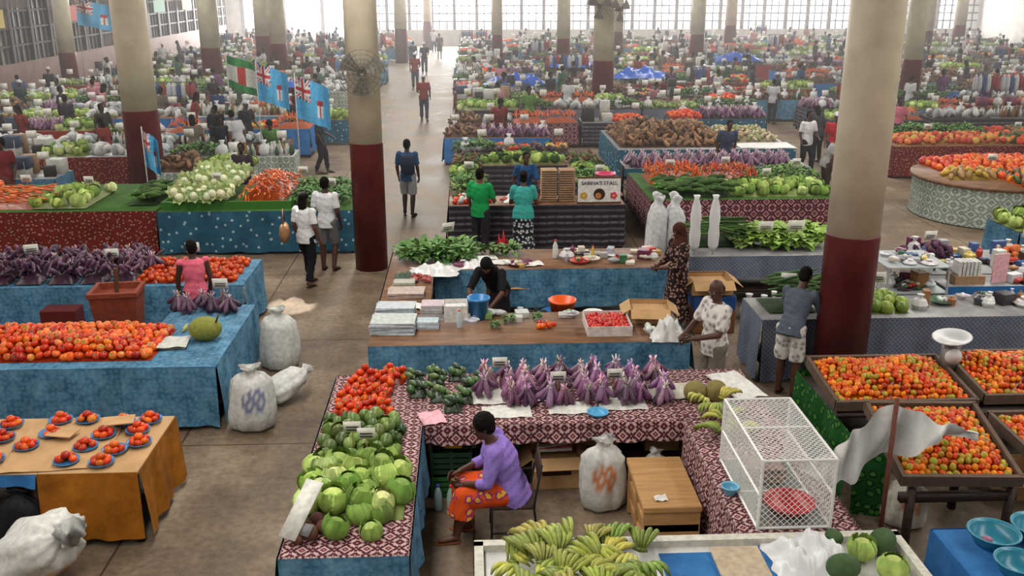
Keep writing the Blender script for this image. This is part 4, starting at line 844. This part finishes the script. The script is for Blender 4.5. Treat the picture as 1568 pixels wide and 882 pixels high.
def body(pose={},lean=0,look=None,top=(200,200,200),bottom='pants',bcol=(40,42,55),skin=(92,58,42),hair='short',hcol=(16,12,11),sleeve=.75,topmat=0,botmat=0,detail=True,female=False,feet=(50,35,30),tuck=0,heavy=1.0):
    J={k:np.array(v,float) for k,v in BASE.items()}
    if lean:
        R=Rm(math.radians(lean),0,0); P=J['P'].copy()
        for k in J:
            if k in('C','N','H') or k[1:] in('S','E','W'): J[k]=R@(J[k]-P)+P
        J['H']+=np.array([0,0,.02])
    for k,v in pose.items(): J[k]=np.array(v,float)
    sd=nrm(J['LS']-J['RS']); up=nrm(J['N']-J['P']); fr=nrm(np.cross(sd,up)); vx=.009 if detail else .02; sg=14 if detail else 10
    mb=MB(); sk=lin(skin); hw=heavy
    def torso(g,z0=-.1,neck=True):
        P,C,N=J['P'],J['C'],J['N']
        W=(.155,.13,.165,.16,.075) if not female else (.17,.125,.155,.145,.065)
        D=(.115,.098,.118,.095,.062)
        ks=[P+up*z0,P+up*.02,P+(C-P)*.5,C+up*.02,C+(N-C)*.72,N]
        rr=[(W[0]*.98,D[0]),(W[0],D[0]),(W[1],D[1]),(W[2],D[2]),(W[3],D[3]),(W[4],D[4])]
        return tube(ks,[((a*hw+g),(b*hw+g)) for a,b in rr],20,side=sd)
    H=J['H']; f=nrm(look) if look is not None else nrm(fr+np.array([0,0,-.12])); r=nrm(np.cross(f,(0,0,1))); u=np.cross(r,f); A=np.stack([r,f,u],1)
    def ell(c,rad,off=(0,0,0),ic=ICO3 if detail else ICO2): 
        t={k:v.copy() for k,v in ic.items()}; t['v']=(t['v']*np.array(rad)+np.array(off))@A.T+np.array(c); return t
    parts=[torso(0)]
    parts+=[rc(J['N']-up*.03,H-u*.05,.056,.05,sg)]
    parts+=[ell(H,(.074,.092,.095),(0,-.008,.03)),ell(H,(.058,.066,.075),(0,.022,-.035)),ell(H,(.03,.03,.022),(0,.055,-.088))]
    if detail: parts+=[ell(H,(.013,.026,.013),(0,.09,-.018)),ell(H,(.016,.014,.011),(0,.098,-.026)),ell(H,(.06,.02,.014),(0,.072,.022)),ell(H,(.011,.02,.03),(.077,-.012,-.005)),ell(H,(.011,.02,.03),(-.077,-.012,-.005)),ell(H,(.026,.012,.008),(0,.083,-.052)),ell(H,(.024,.012,.008),(0,.08,-.064))]
    for s in 'LR':
        S,E,Wr=J[s+'S'],J[s+'E'],J[s+'W']; parts+=[rc(S,E,.052*hw,.039,sg),rc(E,Wr,.041,.027,sg)]
        d=nrm(Wr-E); parts+=[rc(Wr,Wr+d*.075,.03,.034,sg,rx=.55,ry=1.15,side=np.cross(d,fr) if detail else None)]
        hp,K,An,To=J[s+'H'],J[s+'K'],J[s+'A'],J[s+'T']; parts+=[rc(hp,K,.088*hw,.058,sg),rc(K,K+(An-K)*.35,.057,.058,sg),rc(K+(An-K)*.35,An,.058,.038,sg),rc(An-np.array([0,0,.02]),To,.042,.03,sg,rx=.8,ry=1.1)]
    t=remesh(parts,vx,4 if detail else 2); mb.add(t,col=sk,m=2)
    if detail:
        for s in 'LR':
            E,Wr=J[s+'E'],J[s+'W']; d=nrm(Wr-E); sgn=1 if s=='L' else -1; inw=-sgn*sd; inw=nrm(inw-d*np.dot(inw,d)); w=nrm(np.cross(d,inw)); 
            for i,(off,L) in enumerate(((-.03,.066),(-.01,.075),(.011,.07),(.03,.055))):
                b=Wr+d*.095+w*off; k1=b+d*L*.45+inw*.008; k2=k1+d*L*.35+inw*.022; k3=k2+d*L*.1+inw*.022
                mb.add(tube([b-d*.03,b,k1,k2,k3],[.0095,.0095,.009,.008,.005],7,sk,m=2))
            b=Wr+d*.04-w*.03; mb.add(tube([b,b-w*.022+d*.02+inw*.012,b-w*.03+d*.045+inw*.026,b-w*.028+d*.062+inw*.036],[.013,.012,.01,.006],7,sk,m=2))
        for q in(-1,1):
            mb.add(ell(H,(.012,.008,.008),(q*.03,.081,.004),ICO1),col=lin((225,215,205)),m=2); mb.add(ell(H,(.0055,.004,.0055),(q*.03,.0875,.004),ICO1),col=(.01,.006,.005),m=2)
            mb.add(ell(H,(.017,.006,.004),(q*.03,.086,.02),ICO1),col=lin(hcol),m=2)
        mb.add(ell(H,(.025,.008,.009),(0,.0885,-.058),ICO1),col=lin((105,52,48)),m=2)
    hc=lin(hcol)
    if hair=='short': hp=[ell(H,(.08,.094,.09),(0,-.022,.042)),ell(H,(.076,.06,.09),(0,-.045,0))]
    elif hair=='afro': hp=[ell(H,(.1,.105,.098),(0,-.03,.045)),ell(H,(.092,.07,.09),(0,-.05,0))]
    elif hair=='bun': hp=[ell(H,(.082,.096,.09),(0,-.022,.042)),ell(H,(.078,.06,.1),(0,-.045,-.01)),ell(H,(.045,.045,.045),(0,-.12,.04))]
    elif hair=='long': hp=[ell(H,(.084,.098,.092),(0,-.022,.042)),ell(H,(.085,.055,.16),(0,-.055,-.08))]
    elif hair=='scarf': hp=[ell(H,(.09,.104,.1),(0,-.018,.038)),ell(H,(.085,.07,.12),(0,-.04,-.03)),rc(H-u*.08-f*.03,J['N']-up*.05,.085,.13,sg)]
    elif hair=='cap': hp=[ell(H,(.084,.1,.075),(0,-.01,.06)),ell(H,(.06,.06,.008),(0,.1,.062))]
    elif hair=='bald': hp=[ell(H,(.076,.06,.06),(0,-.05,0))]
    t=remesh(hp,.01 if detail else .02,1)
    if hair=='afro' and detail: t['v']+=rng.normal(0,.0025,t['v'].shape)
    mb.add(t,col=hc,m=0)
    if sleeve is not None:
        sp=[torso(.016,-.13 if not tuck else -.02)]
        for s in 'LR':
            S,E,Wr=J[s+'S'],J[s+'E'],J[s+'W']
            if sleeve<=1: 
                if sleeve>0: sp+=[rc(S,S+(E-S)*.1,.068*hw,.068*hw,sg),rc(S,S+(E-S)*sleeve,.068*hw,.06,sg,flat=True)]
                else: sp+=[rc(S,S+nrm(sd if s=="L" else -sd)*.01,.055,.055,sg)]
            else: sp+=[rc(S,E,.068*hw,.056,sg),rc(E,E+(Wr-E)*(sleeve-1),.056,.05,sg,flat=True)]
        mb.add(wavefold(remesh(sp,vx*1.15,3)),col=lin(top),m=3 if topmat else 1)
    bp=[]; P=J['P']
    hips=tube([P-up*.1,P,P+up*.08],[(.165*hw,.125*hw),(.168*hw,.125*hw),(.145*hw,.11*hw)],18,side=sd)
    if bottom in('pants','shorts'):
        bp=[hips]
        for s in 'LR':
            hp_,K,An=J[s+'H'],J[s+'K'],J[s+'A']
            if bottom=='pants': bp+=[rc(hp_,K,.103*hw,.076,sg),rc(K,K+(An-K)*.93,.076,.062,sg,flat=True)]
            else: bp+=[rc(hp_,hp_+(K-hp_)*.3,.105*hw,.1,sg),rc(hp_,K,.105*hw,.092,sg,flat=True)]
    elif bottom=='skirt' or bottom=='dress':
        km=(J['LK']+J['RK'])/2; am=(J['LA']+J['RA'])/2
        bp=[hips,tube([P+up*.05,P-up*.08,km+np.array([0,0,.05]),km+(am-km)*.7],[(.14,.11),(.18,.145),(.2,.18),(.235,.2)],22,side=sd)]
    elif bottom=='seated':
        bp=[hips]
        for s in 'LR': bp+=[rc(J[s+'H'],J[s+'K'],.13,.11,sg),rc(J[s+'K'],J[s+'K']+(J[s+'A']-J[s+'K'])*.45,.11,.13,sg,flat=True)]
        bp+=[rc((J['LH']+J['RH'])/2,(J['LK']+J['RK'])/2,.12,.1,sg),rc((J['LK']+J['RK'])/2,(J['LK']+J['RK'])/2*.6+(J['LA']+J['RA'])/2*.4,.1,.11,sg,flat=True)]
    mb.add(wavefold(remesh(bp,vx*1.15,3),.008,26),col=lin(bcol),m=4 if botmat else 0)
    for s in 'LR':
        An,To=J[s+'A'],J[s+'T']; d=nrm(To-An); 
        mb.add(rc((An[0],An[1]+.0,.014) if An[2]<.2 else An-np.array([0,0,.05]),To-np.array([0,0,.016])+d*.03,.042,.038,10,lin(feet),rx=.3,ry=1.0,side=(0,0,1)),m=0)
    return mb
def person(name,x,y,yaw,h=1.7,z=0,tm=None,bm_=None,**kw):
    kw['topmat']=1 if tm else 0; kw['botmat']=1 if bm_ else 0
    mb=body(**kw); me=mb.mesh(name,[CLOTHP,CLOTHP,SKIN,tm or CLOTHP,bm_ or CLOTHP])
    return place(me,name,(x,y,z),math.radians(yaw),sc=h/1.7)
person('seated_woman',.33,7.92,-90,1.68,top=(146,120,202),bottom='seated',bm_=ORSK,bcol=(215,80,25),skin=(84,52,38),hair='afro',sleeve=1.45,female=True,heavy=1.28,feet=(120,70,45),look=(.1,-1,-.45),
 pose={'P':(0,.02,.52),'C':(0,-.07,.8),'N':(0,-.16,1.0),'H':(0,-.24,1.14),'LS':(.18,-.14,.96),'RS':(-.18,-.12,.96),'LE':(.24,-.2,.68),'LW':(.12,-.42,.62),'RE':(-.25,-.22,.68),'RW':(-.1,-.46,.64),'LH':(.1,-.03,.5),'RH':(-.1,-.03,.5),'LK':(.14,-.42,.5),'RK':(-.12,-.44,.5),'LA':(.12,-.5,.085),'RA':(-.1,-.36,.085),'LT':(.13,-.65,.03),'RT':(-.12,-.51,.03)})
def chair(x,y,yaw):
    m=MB(); c=lin((28,26,26)); s=.22
    m.add(box(.44,.42,.035,lin((60,40,32)),.01),(0,0,.405))
    for q in(-1,1):
        m.add(tube([(q*s,-.2,0),(q*s,-.19,.4)],.012,6,c)); m.add(tube([(q*s,.24,0),(q*s,.19,.42),(q*s*.98,.26,.84)],.012,6,c)); m.add(tube([(q*s,-.2,.15),(q*s,.22,.15)],.009,5,c))
    m.add(tube([(-s,-.2,.2),(s,-.2,.2)],.009,5,c)); m.add(box(.42,.02,.16,lin((60,40,32)),.006),(0,.245,.74),Rm(-.15,0,0)); m.obj('metal_chair',[VC],(x,y,0),math.radians(yaw))
chair(.36,7.92,-90)
person('man_in_white_shirt',2.86,10.42,-70,1.72,tm=SHW,top=(215,210,205),bottom='pants',bcol=(120,112,100),skin=(78,50,38),hair='bald',hcol=(40,34,32),sleeve=.85,look=(.25,-1,-.3),heavy=1.1,
 pose={'LE':(.24,-.12,1.12),'LW':(.1,-.34,1.06),'RE':(-.24,-.12,1.12),'RW':(-.1,-.36,1.04)})
crumple('white_plastic_bag',2.42,10.95,.8,.42,.3,.26,(216,216,214),21); 
person('woman_in_headscarf',3.05,13.35,-75,1.66,tm=FLORDR,bm_=FLORDR,top=(38,26,28),bottom='dress',bcol=(38,26,28),skin=(90,56,40),hair='scarf',hcol=(72,44,34),sleeve=1.6,female=True,heavy=1.1,look=(0,-1,-.35),pose={'LE':(.22,-.1,1.1),'LW':(.06,-.32,1.05),'RE':(-.22,-.08,1.1),'RW':(-.08,-.3,1.05)})
person('woman_sorting_goods',.38,13.0,-20,1.6,lean=48,top=(26,26,30),bottom='skirt',bcol=(30,28,34),skin=(88,56,42),hair='scarf',hcol=(18,16,18),sleeve=.9,female=True,look=(0,-1,-1.0),pose={'LE':(.25,-.55,.98),'LW':(.14,-.72,.82),'RE':(-.25,-.55,.98),'RW':(-.14,-.76,.84)})
person('man_in_green_shirt',.2,17.45,150,1.72,top=(30,146,80),bottom='pants',bcol=(45,42,48),skin=(100,66,48),hair='short',sleeve=.8,heavy=1.1,pose={'RE':(-.24,-.1,1.1),'RW':(-.14,-.3,1.05)})
person('woman_in_teal_shirt',1.0,17.4,175,1.64,bm_=FLORSK,top=(64,160,154),bottom='skirt',bcol=(30,32,38),skin=(88,56,42),hair='bun',sleeve=.7,female=True,heavy=1.15,lean=8,pose={'LE':(.25,-.15,1.08),'LW':(.16,-.36,1.05),'RE':(-.26,-.12,1.08),'RW':(-.18,-.34,1.02)})
person('vendor_in_blue_shirt',1.15,19.7,10,1.66,top=(36,80,128),bottom='pants',bcol=(40,40,45),skin=(78,48,36),hair='short',sleeve=.7,lean=15,pose={'LE':(.25,-.3,1.0),'LW':(.2,-.5,.98)})
person('man_with_backpack',-1.35,20.9,170,1.72,top=(40,72,112),bottom='shorts',bcol=(150,150,155),skin=(60,38,30),hair='short',sleeve=.8,pose={'LK':(.1,-.1,.5),'LA':(.1,-.05,.12),'RA':(-.1,.1,.09)})
MB().add(box(.3,.16,.42,lin((28,40,66)),.05)).obj('backpack',[VC],(-1.33,20.7,1.2),.1)
person('woman_with_handbag',-2.78,15.85,150,1.64,top=(215,215,218),bottom='pants',bcol=(24,24,30),skin=(92,60,44),hair='long',sleeve=.8,female=True,pose={'LK':(.09,-.12,.5),'LA':(.09,-.16,.09),'LT':(.1,-.31,.03),'RA':(-.1,.12,.1),'RT':(-.11,-.02,.03)})
m=MB(); m.add(tube([(0,0,0),(0,0,.12),(0,0,.26),(0,0,.3)],[(.06,.14),(.09,.18),(.07,.15),(.03,.12)],14,lin((150,110,75)))); m.add(tube([(0,-.1,.28),(0,-.03,.55),(0,.1,.28)],.01,6,lin((110,75,50)))); m.obj('handbag',[VC],(-3.12,15.8,.82))
person('man_in_white_shirt',-2.55,16.75,165,1.72,top=(210,210,214),bottom='shorts',bcol=(100,98,102),skin=(70,44,34),hair='short',sleeve=.8,pose={'RK':(-.1,-.1,.5)})
person('vendor_in_pink_top',-3.85,12.95,205,1.6,top=(220,104,126),bottom='pants',bcol=(40,40,60),skin=(70,44,34),hair='short',sleeve=0,female=True,pose={'LE':(.23,-.05,1.1)})
person('man_leaning_on_stall',3.97,10.98,140,1.68,lean=28,top=(88,96,110),bottom='shorts',bcol=(120,115,95),tm=None,bm_=SHW,skin=(80,52,40),hair='short',sleeve=.85,pose={'LE':(.24,-.4,1.04),'LW':(.2,-.52,.96),'RE':(-.25,-.37,1.04),'RW':(-.2,-.54,.96)})
V=[]
random.seed(5); rng=np.random.default_rng(3)
specs=[dict(bottom='pants',bcol=(35,36,45),hair='short'),dict(bottom='shorts',bcol=(90,88,80),hair='short'),dict(bottom='skirt',bcol=(60,40,70),hair='bun',female=True),dict(bottom='skirt',bcol=(100,50,44),hair='afro',female=True),dict(bottom='pants',bcol=(50,60,80),hair='cap',hcol=(190,190,195)),
 dict(bottom='pants',bcol=(30,30,34),hair='long',female=True,lean=12),dict(bottom='skirt',bcol=(30,60,74),hair='afro',female=True,lean=30,heavy=1.15),dict(bottom='pants',bcol=(60,50,44),hair='short',lean=22,heavy=1.1)]
for i,s in enumerate(specs):
    ps={'LW':(.15,-.3,1.0),'LE':(.24,-.05,1.1)} if i%2==0 and 'lean' not in s else {}
    if i in(0,4): ps.update({'LK':(.1,-.12,.5),'LA':(.1,-.14,.09),'LT':(.11,-.29,.03),'RA':(-.1,.14,.1)})
    V.append(body(top=(255,255,255),detail=False,skin=[(70,44,34),(88,56,42),(60,38,30)][i%3],sleeve=.8,pose=ps,**s).mesh('person_%d'%i,[CLOTHP,CROWD,SKIN,CLOTHP,CLOTHP]))
SHC=[(190,190,195),(30,32,40),(130,50,46),(46,70,110),(60,100,74),(180,120,130),(80,80,90),(40,42,50),(50,50,60),(100,60,105),(200,200,202),(30,54,60),(60,56,52),(110,100,90)]
def crowd(x,y,vi=None,c=None,yaw=None,name=None):
    if any(math.hypot(x-a,y-b)<.85 for a,b in COLS): return
    vi=random.randrange(8) if vi is None else vi; c=c or random.choice(SHC)
    place(V[vi],name or ('shopper' if random.random()<.5 else 'vendor'),(x,y,0),math.radians(yaw if yaw is not None else random.uniform(0,360)),sc=random.uniform(.93,1.04),color=lin(c))
for a in [(9.05,25.2,0,(222,222,225),20),(9.6,24.7,4,(175,30,40),-20),(10.1,25.4,1,(45,50,60),100),(13.0,28.6,2,(205,110,130),0),(2.0,31.8,3,(90,130,60),10),(-5.2,25.7,6,(90,140,70),0),(-6.6,25.7,5,(35,40,55),30),(-4.0,26.0,0,(50,60,70),90),(-5.0,21.2,2,(60,50,60),0),(-10.2,21.3,3,(120,40,44),0),(8.5,22.2,7,(150,150,150),90),(9.2,22.8,5,(90,110,90),0),(-7.2,27.9,5,(30,30,36),0),(15.2,23.3,1,(60,60,70),0),(10,27,5,(60,60,70),200),(6.5,23.9,7,(70,80,110),0),(.9,29,6,(140,60,60),10)]: crowd(*a)
for G,x0f in ((LR,0),(RR,1)):
    for a,b in zip(G[1:],G[2:]+[76.0]):
        y=(a+b)/2
        n=int(4+y*.09) if x0f==0 else int(4+y*.2); L=(-17.3,-4.9) if x0f==0 else (.0,14+y*.43)
        if x0f and y<33: continue
        for k in range(n): crowd(L[0]+(k+random.uniform(.1,.9))*(L[1]-L[0])/n,y+random.uniform(-.2,.2))
for y in (36,47,55,58,66,72): crowd(random.uniform(-3.4,-1.6),y,random.choice([0,1,4,5]),None,random.choice([0,180]))
# ------------------------------------------------------------------ flags & fans
def flag(x,y,zt,w=.95,h=.5,rz=0,kind='fiji',z0=.8):
    nx,ny=60,36
    def col(u,v):
        if kind=='green': return lin((60,136,80)) if (abs(v-.5)>.25) else lin((215,215,210)) if abs(u-.5)>.15 else lin((180,60,56))
        if u<.45 and v>.5:
            a=u/.45;b=(v-.5)*2; d1=abs(a-b);d2=abs(a+b-1)
            if abs(a-.5)<.07 or abs(b-.5)<.1: return lin((190,40,52))
            if abs(a-.5)<.13 or abs(b-.5)<.18: return lin((225,225,225))
            if min(d1,d2)<.05: return lin((190,40,52))
            if min(d1,d2)<.13: return lin((225,225,225))
            return lin((35,46,104))
        if .62<u<.8 and .22<v<.6:
            return lin((225,225,220)) if v<.48 and abs(u-.71)>.02 else lin((180,50,56))
        return lin((80,174,226))
    m=MB(); f=lambda u,v:(u*w*.75,.07*math.sin(u*9+v*2)+.04*math.sin(u*17),(v-1)*h-u*.28*h+.02*math.sin(v*6+u*4))
    t=grid(nx,ny,f); t['c']=np.array([col(i/nx,j/ny) for j in range(ny+1) for i in range(nx+1)]); m.add(t,(0,0,zt))
    m.add(tube([(0,0,z0),(0,0,zt+.08)],.014,6,lin((180,180,180)))); return m.obj('hanging_flag',[VC],(x,y,0),rz)
flag(-4.1,23.3,2.85,1.05,1.0,.1,z0=0); flag(-5.5,25.7,2.95,1.05,.95,.2,z0=0); flag(-6.8,28.0,3.0,1.05,.9,.1,'green',z0=0); flag(-7.0,20.9,1.95,.4,.8,.3,z0=0); flag(-17.5,45.5,4.2,2.2,1.1,0,z0=0)
def fan(x,y,z,r=.42,rz=0):
    m=MB(); c=lin((125,120,112))
    for k in range(1,6): 
        rr=r*k/5
        for yy in (-.07,.07): m.add(tube([(rr*math.cos(a),yy*(1.2-k/6),rr*math.sin(a)) for a in np.linspace(0,2*math.pi,25)],.006,4,c))
    for a in np.linspace(0,2*math.pi,20)[:-1]:
        for yy in(-1,1): m.add(tube([(0,yy*.085,0),(r*.5*math.cos(a),yy*.075,r*.5*math.sin(a)),(r*math.cos(a),yy*.02,r*math.sin(a))],.0045,4,c))
    for a in (0,2.09,4.19): m.add(grid(4,4,lambda u,v:((.08+u*r*.75)*math.cos(a+v*.9),.03*(v-.5),(.08+u*r*.75)*math.sin(a+v*.9)),lin((120,116,110))))
    m.add(tube([(0,-.06,0),(0,.2,0)],[.07,.09],12,lin((70,68,66)))); m.add(tube([(0,.18,0),(0,.32,-.05)],.03,8,c)); m.obj('wall_fan',[VP],(x,y,z),rz)
fan(-1.75,16.27,3.55,.38,.1); fan(4.9,36.6,4.1,.5,0); fan(5.7,36.7,4.0,.5,.6)
# ------------------------------------------------------------------ haze, light & camera
hz=bpy.data.materials.new('hazy_air'); hz.use_nodes=True; nt=hz.node_tree; nt.nodes.clear(); vo=nt.nodes.new('ShaderNodeVolumeScatter'); vo.inputs['Density'].default_value=.0048; vo.inputs['Color'].default_value=(1,.98,.97,1); vo.inputs['Anisotropy'].default_value=.25; oo=nt.nodes.new('ShaderNodeOutputMaterial'); nt.links.new(vo.outputs[0],oo.inputs['Volume'])
MB().add(bx(-18.5,41.9,17,79.6,.002,7.45)).obj('hazy_air',[hz],smooth=False)
def area(name,x,y,z,sx,sy,e,rot=(0,0,0),c=(1,1,1)):
    l=bpy.data.lights.new(name,'AREA'); l.shape='RECTANGLE'; l.size=sx; l.size_y=sy; l.energy=e; l.color=c
    o=bpy.data.objects.new(name,l); SC.collection.objects.link(o); o.location=(x,y,z); o.rotation_euler=rot; return o
for x in (-13,-2,9,22,35): area('skylight_strip',x,39,7.5,1.4,82,4300,c=(1,.955,.88))
area('window_daylight',-14,79.4,2.6,9,4,6500,(-math.pi/2,0,0),(1,.99,.98))
area('window_daylight',16,79.4,3,50,3,12500,(-math.pi/2,0,0),(1,.99,.98))
l=bpy.data.lights.new('sun_patch','SPOT'); l.energy=9000; l.spot_size=math.radians(6); l.spot_blend=.6; l.color=(1,.95,.85); o=bpy.data.objects.new('sun_patch',l); SC.collection.objects.link(o); o.location=(-3.4,19,7.3); o.rotation_euler=(Vector((-2.9,14.8,0))-Vector(o.location)).to_track_quat('-Z','Y').to_euler()
wd=bpy.data.worlds.new('sky'); SC.world=wd; wd.use_nodes=True; wd.node_tree.nodes['Background'].inputs[0].default_value=(.97,.98,1,1); wd.node_tree.nodes['Background'].inputs[1].default_value=5
cam=bpy.data.cameras.new('camera'); co=bpy.data.objects.new('camera',cam); SC.collection.objects.link(co); SC.camera=co
co.location=(0,0,5); co.rotation_euler=(math.radians(90-17.8),0,math.radians(-2.6)); cam.sensor_width=36; cam.lens=36*1465/1568; cam.clip_end=400
SC.view_settings.view_transform='Standard'
